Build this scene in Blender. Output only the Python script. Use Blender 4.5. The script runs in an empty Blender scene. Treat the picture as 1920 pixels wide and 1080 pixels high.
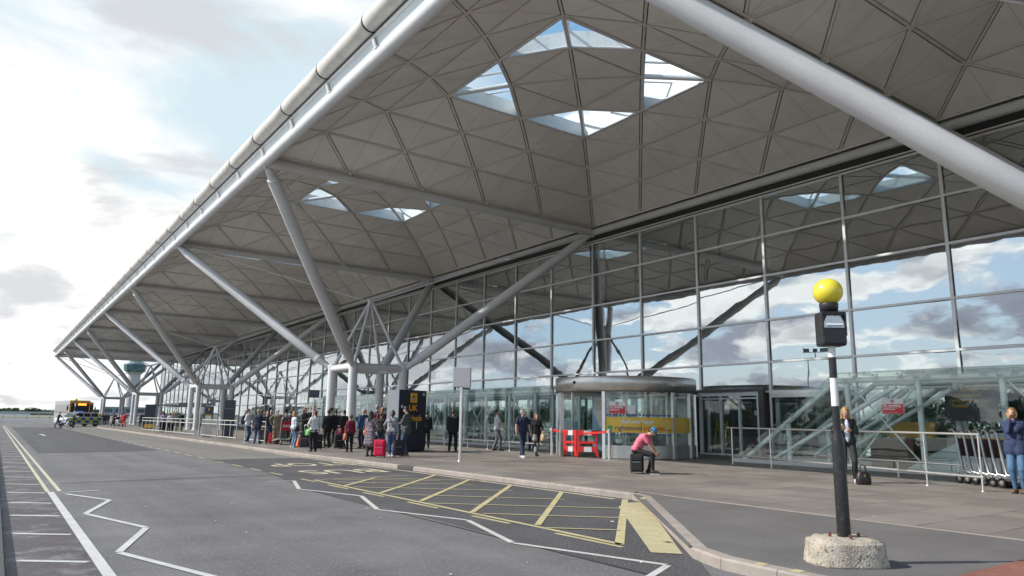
import bpy, bmesh, math, random
import numpy as np
from mathutils import Vector, Matrix

random.seed(7)
SC = bpy.context.scene
COL = SC.collection
PI = math.pi
def R(d): return math.radians(d)

# ------------------------------------------------------------------ camera
cam_d = bpy.data.cameras.new('camera')
cam = bpy.data.objects.new('camera', cam_d); COL.objects.link(cam)
cam_d.sensor_width = 36.0; cam_d.lens = 25.025; cam_d.clip_start = 0.1; cam_d.clip_end = 5000
YAW, PITCH, ROLL = 0.6187, 0.1824, 0.0145
_f = Vector((math.sin(YAW)*math.cos(PITCH), math.cos(YAW)*math.cos(PITCH), math.sin(PITCH)))
_r = Vector((math.cos(YAW), -math.sin(YAW), 0)); _u = _r.cross(_f)
_r2 = _r*math.cos(ROLL) + _u*math.sin(ROLL); _u2 = -_r*math.sin(ROLL) + _u*math.cos(ROLL)
CAMP = Vector((-7.847, -28.619, 1.40))
cam.matrix_world = Matrix(((_r2.x, _u2.x, -_f.x, CAMP.x), (_r2.y, _u2.y, -_f.y, CAMP.y), (_r2.z, _u2.z, -_f.z, CAMP.z), (0, 0, 0, 1)))
SC.camera = cam

# ------------------------------------------------------------------ sky and sun
SUN_EL, SUN_AZ = R(40), R(-62)          # azimuth measured from +Y towards +X
sd = Vector((math.sin(SUN_AZ)*math.cos(SUN_EL), math.cos(SUN_AZ)*math.cos(SUN_EL), math.sin(SUN_EL)))
world = bpy.data.worlds.new('World'); SC.world = world; world.use_nodes = True
nt = world.node_tree; nt.nodes.clear()
def N(t, **kw):
    n = nt.nodes.new(t)
    for k, v in kw.items(): setattr(n, k, v)
    return n
L = nt.links.new
out = N('ShaderNodeOutputWorld'); bg = N('ShaderNodeBackground'); L(bg.outputs[0], out.inputs[0]); bg.inputs[1].default_value = 0.11
sky = N('ShaderNodeTexSky'); sky.sky_type = 'NISHITA'; sky.sun_disc = False; sky.sun_elevation = SUN_EL; sky.sun_rotation = SUN_AZ
sky.air_density = 1.0; sky.dust_density = 1.6; sky.ozone_density = 1.2
tc = N('ShaderNodeTexCoord')
def vmath(op, a, b=None):
    n = N('ShaderNodeVectorMath', operation=op)
    for i, x in enumerate((a, b)):
        if x is None: continue
        if hasattr(x, 'is_linked') or hasattr(x, 'links'): L(x, n.inputs[i])
        else: n.inputs[i].default_value = x
    return n
def fmath(op, a, b=None, c=None, clamp=False):
    n = N('ShaderNodeMath', operation=op); n.use_clamp = clamp
    for i, x in enumerate((a, b, c)):
        if x is None: continue
        if isinstance(x, (int, float)): n.inputs[i].default_value = x
        else: L(x, n.inputs[i])
    return n.outputs[0]
def mapr(x, a, b, c, d, smooth=True):
    n = N('ShaderNodeMapRange'); n.interpolation_type = 'SMOOTHSTEP' if smooth else 'LINEAR'
    L(x, n.inputs[0]); n.inputs[1].default_value = a; n.inputs[2].default_value = b; n.inputs[3].default_value = c; n.inputs[4].default_value = d
    return n.outputs[0]
def mixc(f, a, b):
    n = N('ShaderNodeMix', data_type='RGBA')
    if isinstance(f, (int, float)): n.inputs[0].default_value = f
    else: L(f, n.inputs[0])
    for i, x in ((6, a), (7, b)):
        if isinstance(x, tuple): n.inputs[i].default_value = x
        else: L(x, n.inputs[i])
    return n.outputs[2]
nrm = vmath('NORMALIZE', tc.outputs['Generated']).outputs[0]
sep = N('ShaderNodeSeparateXYZ'); L(nrm, sep.inputs[0])
# clouds flatten towards the horizon: stretch the lookup with 1/(z+k)
zz = fmath('MAXIMUM', sep.outputs[2], 0.0)
den = fmath('ADD', zz, 0.25)
inv = fmath('DIVIDE', 1.0, den)
flat = vmath('SCALE', nrm); L(inv, flat.inputs['Scale'])
comb = N('ShaderNodeCombineXYZ'); s2 = N('ShaderNodeSeparateXYZ'); L(flat.outputs[0], s2.inputs[0])
L(s2.outputs[0], comb.inputs[0]); L(s2.outputs[1], comb.inputs[1]); L(fmath('MULTIPLY', zz, 2.6), comb.inputs[2])
def noise(vec, scale, detail, rough, off, dist=0.0):
    a = vmath('ADD', vec, off)
    n = N('ShaderNodeTexNoise'); n.inputs['Scale'].default_value = scale; n.inputs['Detail'].default_value = detail
    n.inputs['Roughness'].default_value = rough; n.inputs['Distortion'].default_value = dist
    L(a.outputs[0], n.inputs['Vector']); return n.outputs[0]
OFF = (4.3, 2.2, 0.9)
n_big = noise(comb.outputs[0], 2.1, 12, 0.56, OFF, 0.1)
sh = tuple(OFF[i] + (-0.10, 0.05, 0.13)[i] for i in range(3))
n_lit = noise(comb.outputs[0], 2.1, 5, 0.50, sh, 0.1)
n_shade = noise(comb.outputs[0], 1.1, 4, 0.5, (9.4, 4.2, 2.0))
sdot = N('ShaderNodeVectorMath', operation='DOT_PRODUCT'); L(nrm, sdot.inputs[0]); sdot.inputs[1].default_value = sd
low = mapr(sep.outputs[2], 0.0, 0.40, 0.035, 0.0)
# the bank of bright cloud lies to the north-east, ahead along the road
cl = N('ShaderNodeVectorMath', operation='DOT_PRODUCT'); L(nrm, cl.inputs[0]); cl.inputs[1].default_value = (0.02, 0.96, 0.28)
dens2 = fmath('ADD', fmath('ADD', n_big, low), mapr(sep.outputs[2], 0.42, 0.66, 0.0, -0.085))
mask = mapr(dens2, 0.485, 0.555, 0.0, 1.0)
lit = fmath('MULTIPLY_ADD', fmath('SUBTRACT', n_lit, n_big), -8.0, 0.58, clamp=True)
thick = mapr(dens2, 0.52, 0.64, 0.0, 1.0)
sh2 = fmath('MULTIPLY', thick, mapr(n_shade, 0.40, 0.60, 0.15, 1.0))
body = mixc(lit, (4.0, 4.3, 5.1, 1), (12.0, 12.0, 11.8, 1))
cloud_w = mixc(fmath('MULTIPLY', sh2, 0.8), body, (2.3, 2.6, 3.1, 1))
veil = mixc(0.55, sky.outputs[0], (2.2, 4.9, 7.9, 1))
haze_h = mapr(sep.outputs[2], 0.0, 0.10, 0.30, 0.0)
veil = mixc(haze_h, veil, (7.4, 8.0, 8.4, 1))
skyc = mixc(mask, veil, cloud_w)
n_soft = noise(comb.outputs[0], 1.3, 10, 0.55, (7.7, 1.2, 5.3), 0.6)
n_grey = noise(comb.outputs[0], 2.3, 9, 0.55, (2.7, 8.2, 3.3), 0.3)
soft = mapr(fmath('ADD', n_soft, mapr(sep.outputs[2], 0.25, 0.60, 0.07, -0.06)), 0.35, 0.52, 0.0, 1.0)
bankc = mixc(soft, (4.9, 6.0, 6.6, 1), (7.7, 7.7, 7.6, 1))
bankc = mixc(mapr(n_grey, 0.52, 0.64, 0.0, 0.85), bankc, (4.9, 5.0, 5.25, 1))
skyc = mixc(mapr(cl.outputs['Value'], 0.79, 0.93, 0.0, 1.0), skyc, bankc)
glow = mapr(sdot.outputs['Value'], 0.88, 1.0, 0.0, 0.6)
skyc = mixc(glow, skyc, (12.0, 11.9, 11.6, 1))
L(skyc, bg.inputs[0])

sun_d = bpy.data.lights.new('sun', 'SUN'); sun_d.energy = 4.2; sun_d.angle = R(0.7); sun_d.color = (1.0, 0.94, 0.86)
sun = bpy.data.objects.new('sun', sun_d); COL.objects.link(sun)
sun.rotation_euler = (-sd).to_track_quat('-Z', 'Y').to_euler(); sun.location = (-40, 30, 60)

vs = SC.view_settings; vs.view_transform = 'Standard'; vs.look = 'None'; vs.exposure = 0.35; vs.gamma = 1.0; vs.use_curve_mapping = False
SC.cycles.max_bounces = 8; SC.cycles.transparent_max_bounces = 16; SC.cycles.glossy_bounces = 4; SC.cycles.diffuse_bounces = 4
SC.cycles.caustics_reflective = False; SC.cycles.caustics_refractive = False; SC.cycles.sample_clamp_indirect = 6.0
SC.cycles.use_denoising = True

# ------------------------------------------------------------------ materials
def srgb(*c):
    return tuple(((x/255)/12.92 if x/255 <= 0.04045 else ((x/255+0.055)/1.055)**2.4) for x in c)
_mats = {}
def mat(name, col, rough=0.6, metal=0.0, var=0.12, vscale=3.0, bump=0.0, bscale=40.0, spec=0.5, island=0.0, emit=0.0, coords='Object', speck=0.0, sscale=60.0, spcol=(0.6, 0.58, 0.55), clear=0.0, streak=0.0, blotch=None):
    if name in _mats: return _mats[name]
    m = bpy.data.materials.new(name); m.use_nodes = True; t = m.node_tree; b = t.nodes['Principled BSDF']
    b.inputs['Roughness'].default_value = rough; b.inputs['Metallic'].default_value = metal
    b.inputs['Specular IOR Level'].default_value = spec
    if clear: b.inputs['Coat Weight'].default_value = clear; b.inputs['Coat Roughness'].default_value = 0.08
    c = t.nodes.new('ShaderNodeTexCoord'); n = t.nodes.new('ShaderNodeTexNoise'); t.links.new(c.outputs[coords], n.inputs['Vector'])
    n.inputs['Scale'].default_value = vscale; n.inputs['Detail'].default_value = 6; n.inputs['Roughness'].default_value = 0.6
    mr = t.nodes.new('ShaderNodeMapRange'); t.links.new(n.outputs[0], mr.inputs[0])
    mr.inputs[1].default_value = 0.3; mr.inputs[2].default_value = 0.7; mr.inputs[3].default_value = 1-var; mr.inputs[4].default_value = 1+var
    val = mr.outputs[0]
    if island:
        g = t.nodes.new('ShaderNodeNewGeometry'); m2 = t.nodes.new('ShaderNodeMapRange'); t.links.new(g.outputs['Random Per Island'], m2.inputs[0])
        oi = t.nodes.new('ShaderNodeObjectInfo'); ad = t.nodes.new('ShaderNodeMath'); ad.operation = 'ADD'
        fr = t.nodes.new('ShaderNodeMath'); fr.operation = 'FRACT'
        t.links.new(g.outputs['Random Per Island'], ad.inputs[0]); t.links.new(oi.outputs['Random'], ad.inputs[1]); t.links.new(ad.outputs[0], fr.inputs[0]); t.links.new(fr.outputs[0], m2.inputs[0])
        m2.inputs[3].default_value = 1-island; m2.inputs[4].default_value = 1+island
        mm = t.nodes.new('ShaderNodeMath'); mm.operation = 'MULTIPLY'; t.links.new(val, mm.inputs[0]); t.links.new(m2.outputs[0], mm.inputs[1]); val = mm.outputs[0]
    vm = t.nodes.new('ShaderNodeVectorMath'); vm.operation = 'SCALE'; vm.inputs[0].default_value = col[:3]; t.links.new(val, vm.inputs['Scale'])
    colout = vm.outputs[0]
    if streak:
        mp = t.nodes.new('ShaderNodeMapping'); mp.inputs['Scale'].default_value = (1.1, 0.035, 1); t.links.new(c.outputs[coords], mp.inputs[0])
        ns = t.nodes.new('ShaderNodeTexNoise'); ns.inputs['Scale'].default_value = 1.0; ns.inputs['Detail'].default_value = 5; t.links.new(mp.outputs[0], ns.inputs['Vector'])
        rs = t.nodes.new('ShaderNodeMapRange'); t.links.new(ns.outputs[0], rs.inputs[0]); rs.inputs[1].default_value = 0.35; rs.inputs[2].default_value = 0.65; rs.inputs[3].default_value = 1-streak; rs.inputs[4].default_value = 1+streak
        vs2 = t.nodes.new('ShaderNodeVectorMath'); vs2.operation = 'SCALE'; t.links.new(colout, vs2.inputs[0]); t.links.new(rs.outputs[0], vs2.inputs['Scale']); colout = vs2.outputs[0]
    if blotch:
        amp, bs_, bc, lo, hi = blotch
        nl = t.nodes.new('ShaderNodeTexNoise'); nl.inputs['Scale'].default_value = bs_; nl.inputs['Detail'].default_value = 8; nl.inputs['Roughness'].default_value = 0.72; t.links.new(c.outputs[coords], nl.inputs['Vector'])
        rl = t.nodes.new('ShaderNodeMapRange'); t.links.new(nl.outputs[0], rl.inputs[0]); rl.inputs[1].default_value = lo; rl.inputs[2].default_value = hi; rl.inputs[4].default_value = amp
        mb = t.nodes.new('ShaderNodeMix'); mb.data_type = 'RGBA'; t.links.new(rl.outputs[0], mb.inputs[0]); t.links.new(colout, mb.inputs[6]); mb.inputs[7].default_value = (*bc, 1); colout = mb.outputs[2]
    if speck:
        n2 = t.nodes.new('ShaderNodeTexNoise'); t.links.new(c.outputs[coords], n2.inputs['Vector']); n2.inputs['Scale'].default_value = sscale; n2.inputs['Detail'].default_value = 2
        r2 = t.nodes.new('ShaderNodeMapRange'); t.links.new(n2.outputs[0], r2.inputs[0]); r2.inputs[1].default_value = 0.57; r2.inputs[2].default_value = 0.70; r2.inputs[4].default_value = speck
        mx = t.nodes.new('ShaderNodeMix'); mx.data_type = 'RGBA'; t.links.new(r2.outputs[0], mx.inputs[0]); t.links.new(colout, mx.inputs[6]); mx.inputs[7].default_value = (*spcol, 1); colout = mx.outputs[2]
    t.links.new(colout, b.inputs['Base Color'])
    if bump:
        nb = t.nodes.new('ShaderNodeTexNoise'); t.links.new(c.outputs[coords], nb.inputs['Vector']); nb.inputs['Scale'].default_value = bscale; nb.inputs['Detail'].default_value = 3
        bp = t.nodes.new('ShaderNodeBump'); bp.inputs['Distance'].default_value = bump; t.links.new(nb.outputs[0], bp.inputs['Height']); t.links.new(bp.outputs[0], b.inputs['Normal'])
    if emit:
        b.inputs['Emission Color'].default_value = (*col[:3], 1); b.inputs['Emission Strength'].default_value = emit
    _mats[name] = m; return m
def glass_mat(name, refl, base, tint, gcol=(0.9, 0.93, 0.93), wave=0.0, wscale=0.6, fres=1.0, rough=0.0):
    """thin coated glass sheet: mirror reflection growing with angle, the rest passes straight through tinted"""
    if name in _mats: return _mats[name]
    m = bpy.data.materials.new(name); m.use_nodes = True; t = m.node_tree; t.nodes.clear(); l = t.links.new
    o = t.nodes.new('ShaderNodeOutputMaterial'); mx = t.nodes.new('ShaderNodeMixShader'); l(mx.outputs[0], o.inputs[0])
    tr = t.nodes.new('ShaderNodeBsdfTransparent'); tr.inputs[0].default_value = (*tint, 1)
    gl = t.nodes.new('ShaderNodeBsdfGlossy'); gl.inputs['Color'].default_value = (*gcol, 1); gl.inputs['Roughness'].default_value = rough
    ge = t.nodes.new('ShaderNodeNewGeometry'); dt = t.nodes.new('ShaderNodeVectorMath'); dt.operation = 'DOT_PRODUCT'; l(ge.outputs['Incoming'], dt.inputs[0]); l(ge.outputs['Normal'], dt.inputs[1])
    ab = t.nodes.new('ShaderNodeMath'); ab.operation = 'ABSOLUTE'; l(dt.outputs['Value'], ab.inputs[0])
    om = t.nodes.new('ShaderNodeMath'); om.operation = 'SUBTRACT'; om.inputs[0].default_value = 1; l(ab.outputs[0], om.inputs[1])
    pw = t.nodes.new('ShaderNodeMath'); pw.operation = 'POWER'; l(om.outputs[0], pw.inputs[0]); pw.inputs[1].default_value = 4.0
    ma = t.nodes.new('ShaderNodeMath'); ma.operation = 'MULTIPLY_ADD'; l(pw.outputs[0], ma.inputs[0]); ma.inputs[1].default_value = fres; ma.inputs[2].default_value = base; ma.use_clamp = True
    l(ma.outputs[0], mx.inputs[0]); l(tr.outputs[0], mx.inputs[1]); l(gl.outputs[0], mx.inputs[2])
    c = t.nodes.new('ShaderNodeTexCoord')
    if wave:
        g = t.nodes.new('ShaderNodeNewGeometry')
        n = t.nodes.new('ShaderNodeTexNoise'); l(g.outputs['Position'], n.inputs['Vector']); n.inputs['Scale'].default_value = wscale; n.inputs['Detail'].default_value = 2.5; n.inputs['Roughness'].default_value = 0.45
        bp = t.nodes.new('ShaderNodeBump'); bp.inputs['Distance'].default_value = wave; l(n.outputs[0], bp.inputs['Height']); l(bp.outputs[0], gl.inputs['Normal'])
    _mats[name] = m; return m

M = {}
M['steel'] = mat('painted steel light grey', (0.66, 0.67, 0.69), 0.42, 0, 0.07, 0.9, 0.0006, 30, speck=0.16, sscale=24, spcol=(0.36, 0.34, 0.33), streak=0.0, blotch=(0.35, 3.5, (0.40, 0.37, 0.34), 0.66, 0.74))
M['rib'] = mat('ceiling rib paint', (0.74, 0.70, 0.66), 0.5, 0, 0.08, 2)
M['panel'] = mat('ceiling panel', (0.84, 0.815, 0.775), 0.75, 0, 0.06, 0.8, island=0.05, blotch=(0.28, 0.9, (0.50, 0.45, 0.40), 0.56, 0.74))
M['seam'] = mat('panel seam', (0.60, 0.565, 0.52), 0.8)
M['skin'] = mat('roof underlay dark', (0.05, 0.045, 0.042), 0.8)
M['curb'] = mat('skylight lining', (0.72, 0.74, 0.74), 0.5, 0, 0.06, 2, speck=0.5, sscale=9, spcol=(0.4, 0.42, 0.42))
M['mullion'] = mat('aluminium mullion', (0.72, 0.73, 0.73), 0.35, 0.3, 0.08, 3)
M['roll'] = mat('roof edge membrane', (0.62, 0.60, 0.57), 0.6, 0, 0.13, 2.2, 0.004, 3)
M['dark'] = mat('dark gasket', (0.02, 0.02, 0.02), 0.5)
M['stainless'] = mat('stainless steel', (0.80, 0.79, 0.77), 0.30, 0.85, 0.08, 5)
M['palegreen'] = mat('pale green painted tube', (0.84, 0.91, 0.90), 0.4, 0, 0.05, 2)
M['facade'] = glass_mat('mirror coated facade glass', 0, 0.50, (0.62, 0.68, 0.66), (0.93, 0.96, 0.98), 0.006, 0.5, 0.4)
M['clear'] = glass_mat('clear green glass', 0, 0.045, (0.955, 0.985, 0.975), (0.95, 1.0, 0.98), 0.0015, 1.2, 0.7)
M['skyglass'] = glass_mat('rooflight glass', 0, 0.03, (0.86, 0.93, 0.95), (1, 1, 1), 0, 1, 0.8)

# ------------------------------------------------------------------ mesh helpers
class MB:
    def __init__(s): s.v = []; s.f = []; s.m = []; s.sm = []
    def add(s, v, f, mi=0, smooth=False):
        o = len(s.v); s.v += [tuple(p) for p in v]; s.f += [tuple(i+o for i in q) for q in f]; s.m += [mi]*len(f); s.sm += [smooth]*len(f)
    def box(s, c, d, mi=0, rz=0.0, M4=None):
        x, y, z = (q/2 for q in d); pts = [Vector((a*x, b*y, e*z)) for e in (-1, 1) for b in (-1, 1) for a in (-1, 1)]
        mt = Matrix.Translation(c) @ Matrix.Rotation(rz, 4, 'Z')
        if M4 is not None: mt = M4 @ mt
        pts = [mt @ p for p in pts]
        s.add(pts, [(0, 2, 3, 1), (4, 5, 7, 6), (0, 1, 5, 4), (2, 6, 7, 3), (0, 4, 6, 2), (1, 3, 7, 5)], mi)
    def bbox(s, c, d, b=0.02, mi=0, rz=0.0, M4=None):
        """box with chamfered vertical and horizontal edges"""
        bm = bmesh.new(); bmesh.ops.create_cube(bm, size=1)
        for v in bm.verts: v.co = Vector((v.co.x*d[0], v.co.y*d[1], v.co.z*d[2]))
        bmesh.ops.bevel(bm, geom=bm.edges[:], offset=b, segments=2, affect='EDGES', profile=0.6)
        mt = Matrix.Translation(c) @ Matrix.Rotation(rz, 4, 'Z')
        if M4 is not None: mt = M4 @ mt
        bm.verts.index_update(); s.add([mt @ v.co for v in bm.verts], [[v.index for v in f.verts] for f in bm.faces], mi, False); bm.free()
    def tube(s, p0, p1, r0, r1=None, n=12, mi=0, caps=True, smooth=True):
        r1 = r0 if r1 is None else r1
        p0 = Vector(p0); p1 = Vector(p1); a = (p1-p0).normalized(); t = Vector((0, 0, 1)) if abs(a.z) < 0.95 else Vector((1, 0, 0))
        e = a.cross(t).normalized(); g = a.cross(e)
        pts = []
        for p, r in ((p0, r0), (p1, r1)):
            for k in range(n): w = 2*PI*k/n; pts.append(p + e*(r*math.cos(w)) + g*(r*math.sin(w)))
        s.add(pts, [(k, (k+1) % n, n+(k+1) % n, n+k) for k in range(n)], mi, smooth)
        if caps: s.add(pts, [tuple(range(n-1, -1, -1)), tuple(range(n, 2*n))], mi, False)
    def path(s, pts, r, n=8, mi=0, rs=None, closed=False):
        """tube swept along a polyline"""
        pts = [Vector(p) for p in pts]; m = len(pts); rings = []; prev = None
        for i, p in enumerate(pts):
            a = (pts[min(i+1, m-1)] - pts[max(i-1, 0)]).normalized()
            if prev is None:
                t = Vector((0, 0, 1)) if abs(a.z) < 0.9 else Vector((1, 0, 0)); e = a.cross(t).normalized()
            else: e = (prev - a*prev.dot(a)).normalized()
            prev = e; g = a.cross(e); rr = rs[i] if rs else r
            rings += [p + e*(rr*math.cos(2*PI*k/n)) + g*(rr*math.sin(2*PI*k/n)) for k in range(n)]
        f = [(i*n+k, i*n+(k+1) % n, (i+1)*n+(k+1) % n, (i+1)*n+k) for i in range(m-1) for k in range(n)]
        s.add(rings, f, mi, True); s.add(rings, [tuple(range(n-1, -1, -1)), tuple(range((m-1)*n, m*n))], mi, False)
    def lathe(s, prof, c=(0, 0, 0), n=24, mi=0, smooth=True, a0=0, a1=2*PI, M4=None):
        full = abs(a1-a0-2*PI) < 1e-6; k2 = n if full else n+1
        mt = Matrix.Translation(c) if M4 is None else M4 @ Matrix.Translation(c)
        pts = [mt @ Vector((r*math.cos(a0+(a1-a0)*k/n), r*math.sin(a0+(a1-a0)*k/n), z)) for r, z in prof for k in range(k2)]
        f = []
        for i in range(len(prof)-1):
            for k in range(n):
                q = (k+1) % k2; f.append((i*k2+k, i*k2+q, (i+1)*k2+q, (i+1)*k2+k))
        s.add(pts, f, mi, smooth)
    def prism(s, poly, z0, z1, mi=0, M4=None):
        """poly: xy outline (counter-clockwise) extruded z0..z1"""
        n = len(poly); pts = [Vector((x, y, z0)) for x, y in poly] + [Vector((x, y, z1)) for x, y in poly]
        if M4 is not None: pts = [M4 @ p for p in pts]
        s.add(pts, [tuple(range(n-1, -1, -1)), tuple(range(n, 2*n))] + [(k, (k+1) % n, n+(k+1) % n, n+k) for k in range(n)], mi)
    def ell(s, c, r, n=12, m=8, mi=0, M4=None):
        pts = []
        for i in range(1, m):
            for k in range(n):
                a = PI*i/m; b = 2*PI*k/n; pts.append(Vector((r[0]*math.sin(a)*math.cos(b), r[1]*math.sin(a)*math.sin(b), r[2]*math.cos(a))))
        pts += [Vector((0, 0, r[2])), Vector((0, 0, -r[2]))]
        mt = Matrix.Translation(c) if M4 is None else Matrix.Translation(c) @ M4
        pts = [mt @ p for p in pts]
        f = [(i*n+k, (i+1)*n+k, (i+1)*n+(k+1) % n, i*n+(k+1) % n) for i in range(m-2) for k in range(n)]
        t, b = (m-1)*n, (m-1)*n+1
        f += [(t, k, (k+1) % n) for k in range(n)] + [(b, (m-2)*n+(k+1) % n, (m-2)*n+k) for k in range(n)]
        s.add(pts, f, mi, True)
    def mesh(s, name, mats):
        me = bpy.data.meshes.new(name); me.from_pydata(s.v, [], s.f)
        if not isinstance(mats, (list, tuple)): mats = [mats]
        for m in mats: me.materials.append(m)
        me.polygons.foreach_set('material_index', s.m); me.polygons.foreach_set('use_smooth', s.sm); me.update()
        return me
    def build(s, name, mats, parent=None, **kw):
        return link(bpy.data.objects.new(name, s.mesh(name, mats)), parent, **kw)
def tag(o, label=None, cat=None, group=None, kind=None):
    if label: o['label'] = label
    if cat: o['category'] = cat
    if group: o['group'] = group
    if kind: o['kind'] = kind
    return o
def link(o, parent=None, **kw):
    COL.objects.link(o)
    if parent is not None: o.parent = parent
    return tag(o, **kw)
def empty(name, loc=(0, 0, 0), rz=0.0, **kw):
    o = bpy.data.objects.new(name, None); o.location = loc; o.rotation_euler = (0, 0, rz); o.empty_display_size = 0.3
    COL.objects.link(o); return tag(o, **kw)
def base(n): return n.split('.')[0]
def copy_tree(o, parent=None):
    c = o.copy(); c.name = base(o.name); COL.objects.link(c); c.parent = parent
    for ch in list(o.children): copy_tree(ch, c)
    return c
def dup(o, loc, rz=0.0, label=None, group=None):
    c = copy_tree(o); c.location = loc; c.rotation_euler = (0, 0, rz)
    if label: c['label'] = label
    if group: c['group'] = group
    return c
_dgo = None
def text_mesh(s, size, extrude=0.002, align='CENTER', bold=0.0, space=1.0):
    cu = bpy.data.curves.new('lettering', 'FONT'); cu.body = s; cu.size = size; cu.extrude = extrude; cu.align_x = align; cu.align_y = 'CENTER'; cu.offset = bold; cu.space_character = space; cu.resolution_u = 3
    o = bpy.data.objects.new('tmp', cu); COL.objects.link(o)
    bpy.context.view_layer.update()
    me = bpy.data.meshes.new_from_object(o.evaluated_get(bpy.context.evaluated_depsgraph_get()))
    bpy.data.objects.remove(o); return me
def text(s, size, m, parent, loc, rot, name='lettering', **kw):
    me = text_mesh(s, size, **kw); me.materials.clear(); me.materials.append(m)
    o = bpy.data.objects.new(name, me); COL.objects.link(o); o.parent = parent; o.location = loc; o.rotation_euler = rot
    return o
# ------------------------------------------------------------------ ground, road, pavement
M['asphalt'] = mat('road asphalt', (0.130, 0.125, 0.128), 0.85, 0, 0.20, 0.7, 0.006, 90, streak=0.16, blotch=(0.35, 0.8, (0.085, 0.082, 0.084), 0.56, 0.72), speck=0.6, sscale=38, spcol=(0.27, 0.265, 0.26))
M['asphalt_dark'] = mat('dark coarse asphalt', (0.064, 0.062, 0.067), 0.85, 0, 0.2, 0.7, 0.008, 60, streak=0.10, speck=0.6, sscale=34, spcol=(0.28, 0.27, 0.27))
M['asphalt_foot'] = mat('footway asphalt', (0.120, 0.114, 0.113), 0.85, 0, 0.2, 0.8, 0.006, 80, blotch=(0.3, 1.3, (0.08, 0.075, 0.075), 0.56, 0.72), speck=0.6, sscale=45, spcol=(0.25, 0.24, 0.24))
M['asphalt_side'] = mat('stained asphalt strip', (0.065, 0.052, 0.052), 0.6, 0, 0.3, 0.45, 0.008, 60, speck=0.4, sscale=30, spcol=(0.2, 0.2, 0.2), blotch=(0.75, 2.2, (0.22, 0.23, 0.25), 0.50, 0.66))
M['concrete_slab'] = mat('bus bay concrete', (0.160, 0.152, 0.140), 0.85, 0, 0.14, 0.4, 0.003, 60, streak=0.12)
M['paving'] = mat('brown grey paving slab', (0.205, 0.186, 0.168), 0.55, 0, 0.20, 0.55, 0.002, 60, island=0.14, blotch=(0.45, 1.1, (0.115, 0.102, 0.094), 0.55, 0.70))
M['joint'] = mat('paving joint', (0.08, 0.072, 0.067), 0.9)
M['kerb'] = mat('granite kerb', (0.30, 0.262, 0.232), 0.8, 0, 0.16, 4, 0.003, 60, island=0.10, speck=0.4, sscale=40, spcol=(0.3, 0.27, 0.26))
M['kerb_dark'] = mat('dark kerb', (0.06, 0.06, 0.06), 0.8)
M['grass'] = mat('far grass field', (0.17, 0.165, 0.11), 0.9, 0, 0.3, 0.02)
M['white_paint'] = mat('white road paint', (0.50, 0.49, 0.47), 0.7, 0, 0.10, 3, speck=0.45, sscale=22, spcol=(0.30, 0.29, 0.28))
M['yellow_paint'] = mat('worn yellow road paint', (0.46, 0.405, 0.225), 0.7, 0, 0.12, 3, speck=0.45, sscale=20, spcol=(0.26, 0.24, 0.18))
M['cream_paint'] = mat('cream road paint', (0.50, 0.46, 0.34), 0.7, 0, 0.1, 3, speck=0.45, sscale=20, spcol=(0.28, 0.26, 0.22))

def sheet(name, poly, z, m, parent=None, kind='structure'):
    b = MB(); b.add([(x, y, z) for x, y in poly], [tuple(range(len(poly)))])
    return b.build(name, m, parent, kind=kind)
ZR = -0.12
zm = ZR+0.008
def strip(b, p0, p1, w, z=zm, mi=0, w1=None):
    p0 = Vector((*p0, z)); p1 = Vector((*p1, z)); d = (p1-p0).normalized(); n = Vector((-d.y, d.x, 0)); w1 = w if w1 is None else w1
    b.add([p0-n*w/2, p1-n*w1/2, p1+n*w1/2, p0+n*w/2], [(0, 1, 2, 3)], mi)
ground = sheet('ground', [(-2500, -2500), (2500, -2500), (2500, 3500), (-2500, 3500)], -0.17, M['grass'])
road = sheet('road', [(-60, -70), (3.0, -70), (3.0, 62), (9.5, 66), (60, 70), (60, 200), (-60, 200)], ZR, M['asphalt'])
sheet('bus_bay_concrete', [(-1.62, -2.1), (1.9, -2.0), (1.9, 9), (1.4, 35), (1.2, 60), (-2.1, 60), (-2.0, 20)], ZR+0.004, M['concrete_slab'], road)
sheet('dark_asphalt_patch', [(-6.35, 4.25), (-2.0, 5.2), (-2.1, 60), (-6.3, 60)], ZR+0.004, M['asphalt_dark'], road)
sheet('bus_stop_asphalt', [(-1.6, -8.6), (-1.6, -2.1), (2.3, -2.0), (2.55, -18.2), (-1.4, -23.2), (-2.3, -24.2), (-2.2, -18.5), (-2.3, -13.3)], ZR+0.004, M['asphalt_dark'], road)
sheet('bounce_sheet', [(-60, -70), (-8.4, -70), (-8.4, 200), (-60, 200)], ZR+0.004, mat('pale bounce sheet', (0.30, 0.29, 0.27), 0.85, 0, 0.1, 0.3), road)  # pale sheet added out of view to bounce light up to the ceiling
sheet('stained_side_strip', [(-7.6, -60), (-6.84, -60), (-6.86, 60), (-7.55, 60)], ZR+0.004, M['asphalt_side'], road)
zm = ZR+0.008
def marking(name, segs, m, w, z=zm):
    b = MB()
    for i, (p0, p1) in enumerate(segs): strip(b, p0, p1, w, z + 0.0)
    return b.build(name, m, road, kind='structure')
M['tar'] = mat('tar seam', (0.045, 0.044, 0.046), 0.6, 0, 0.2, 5)
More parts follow.
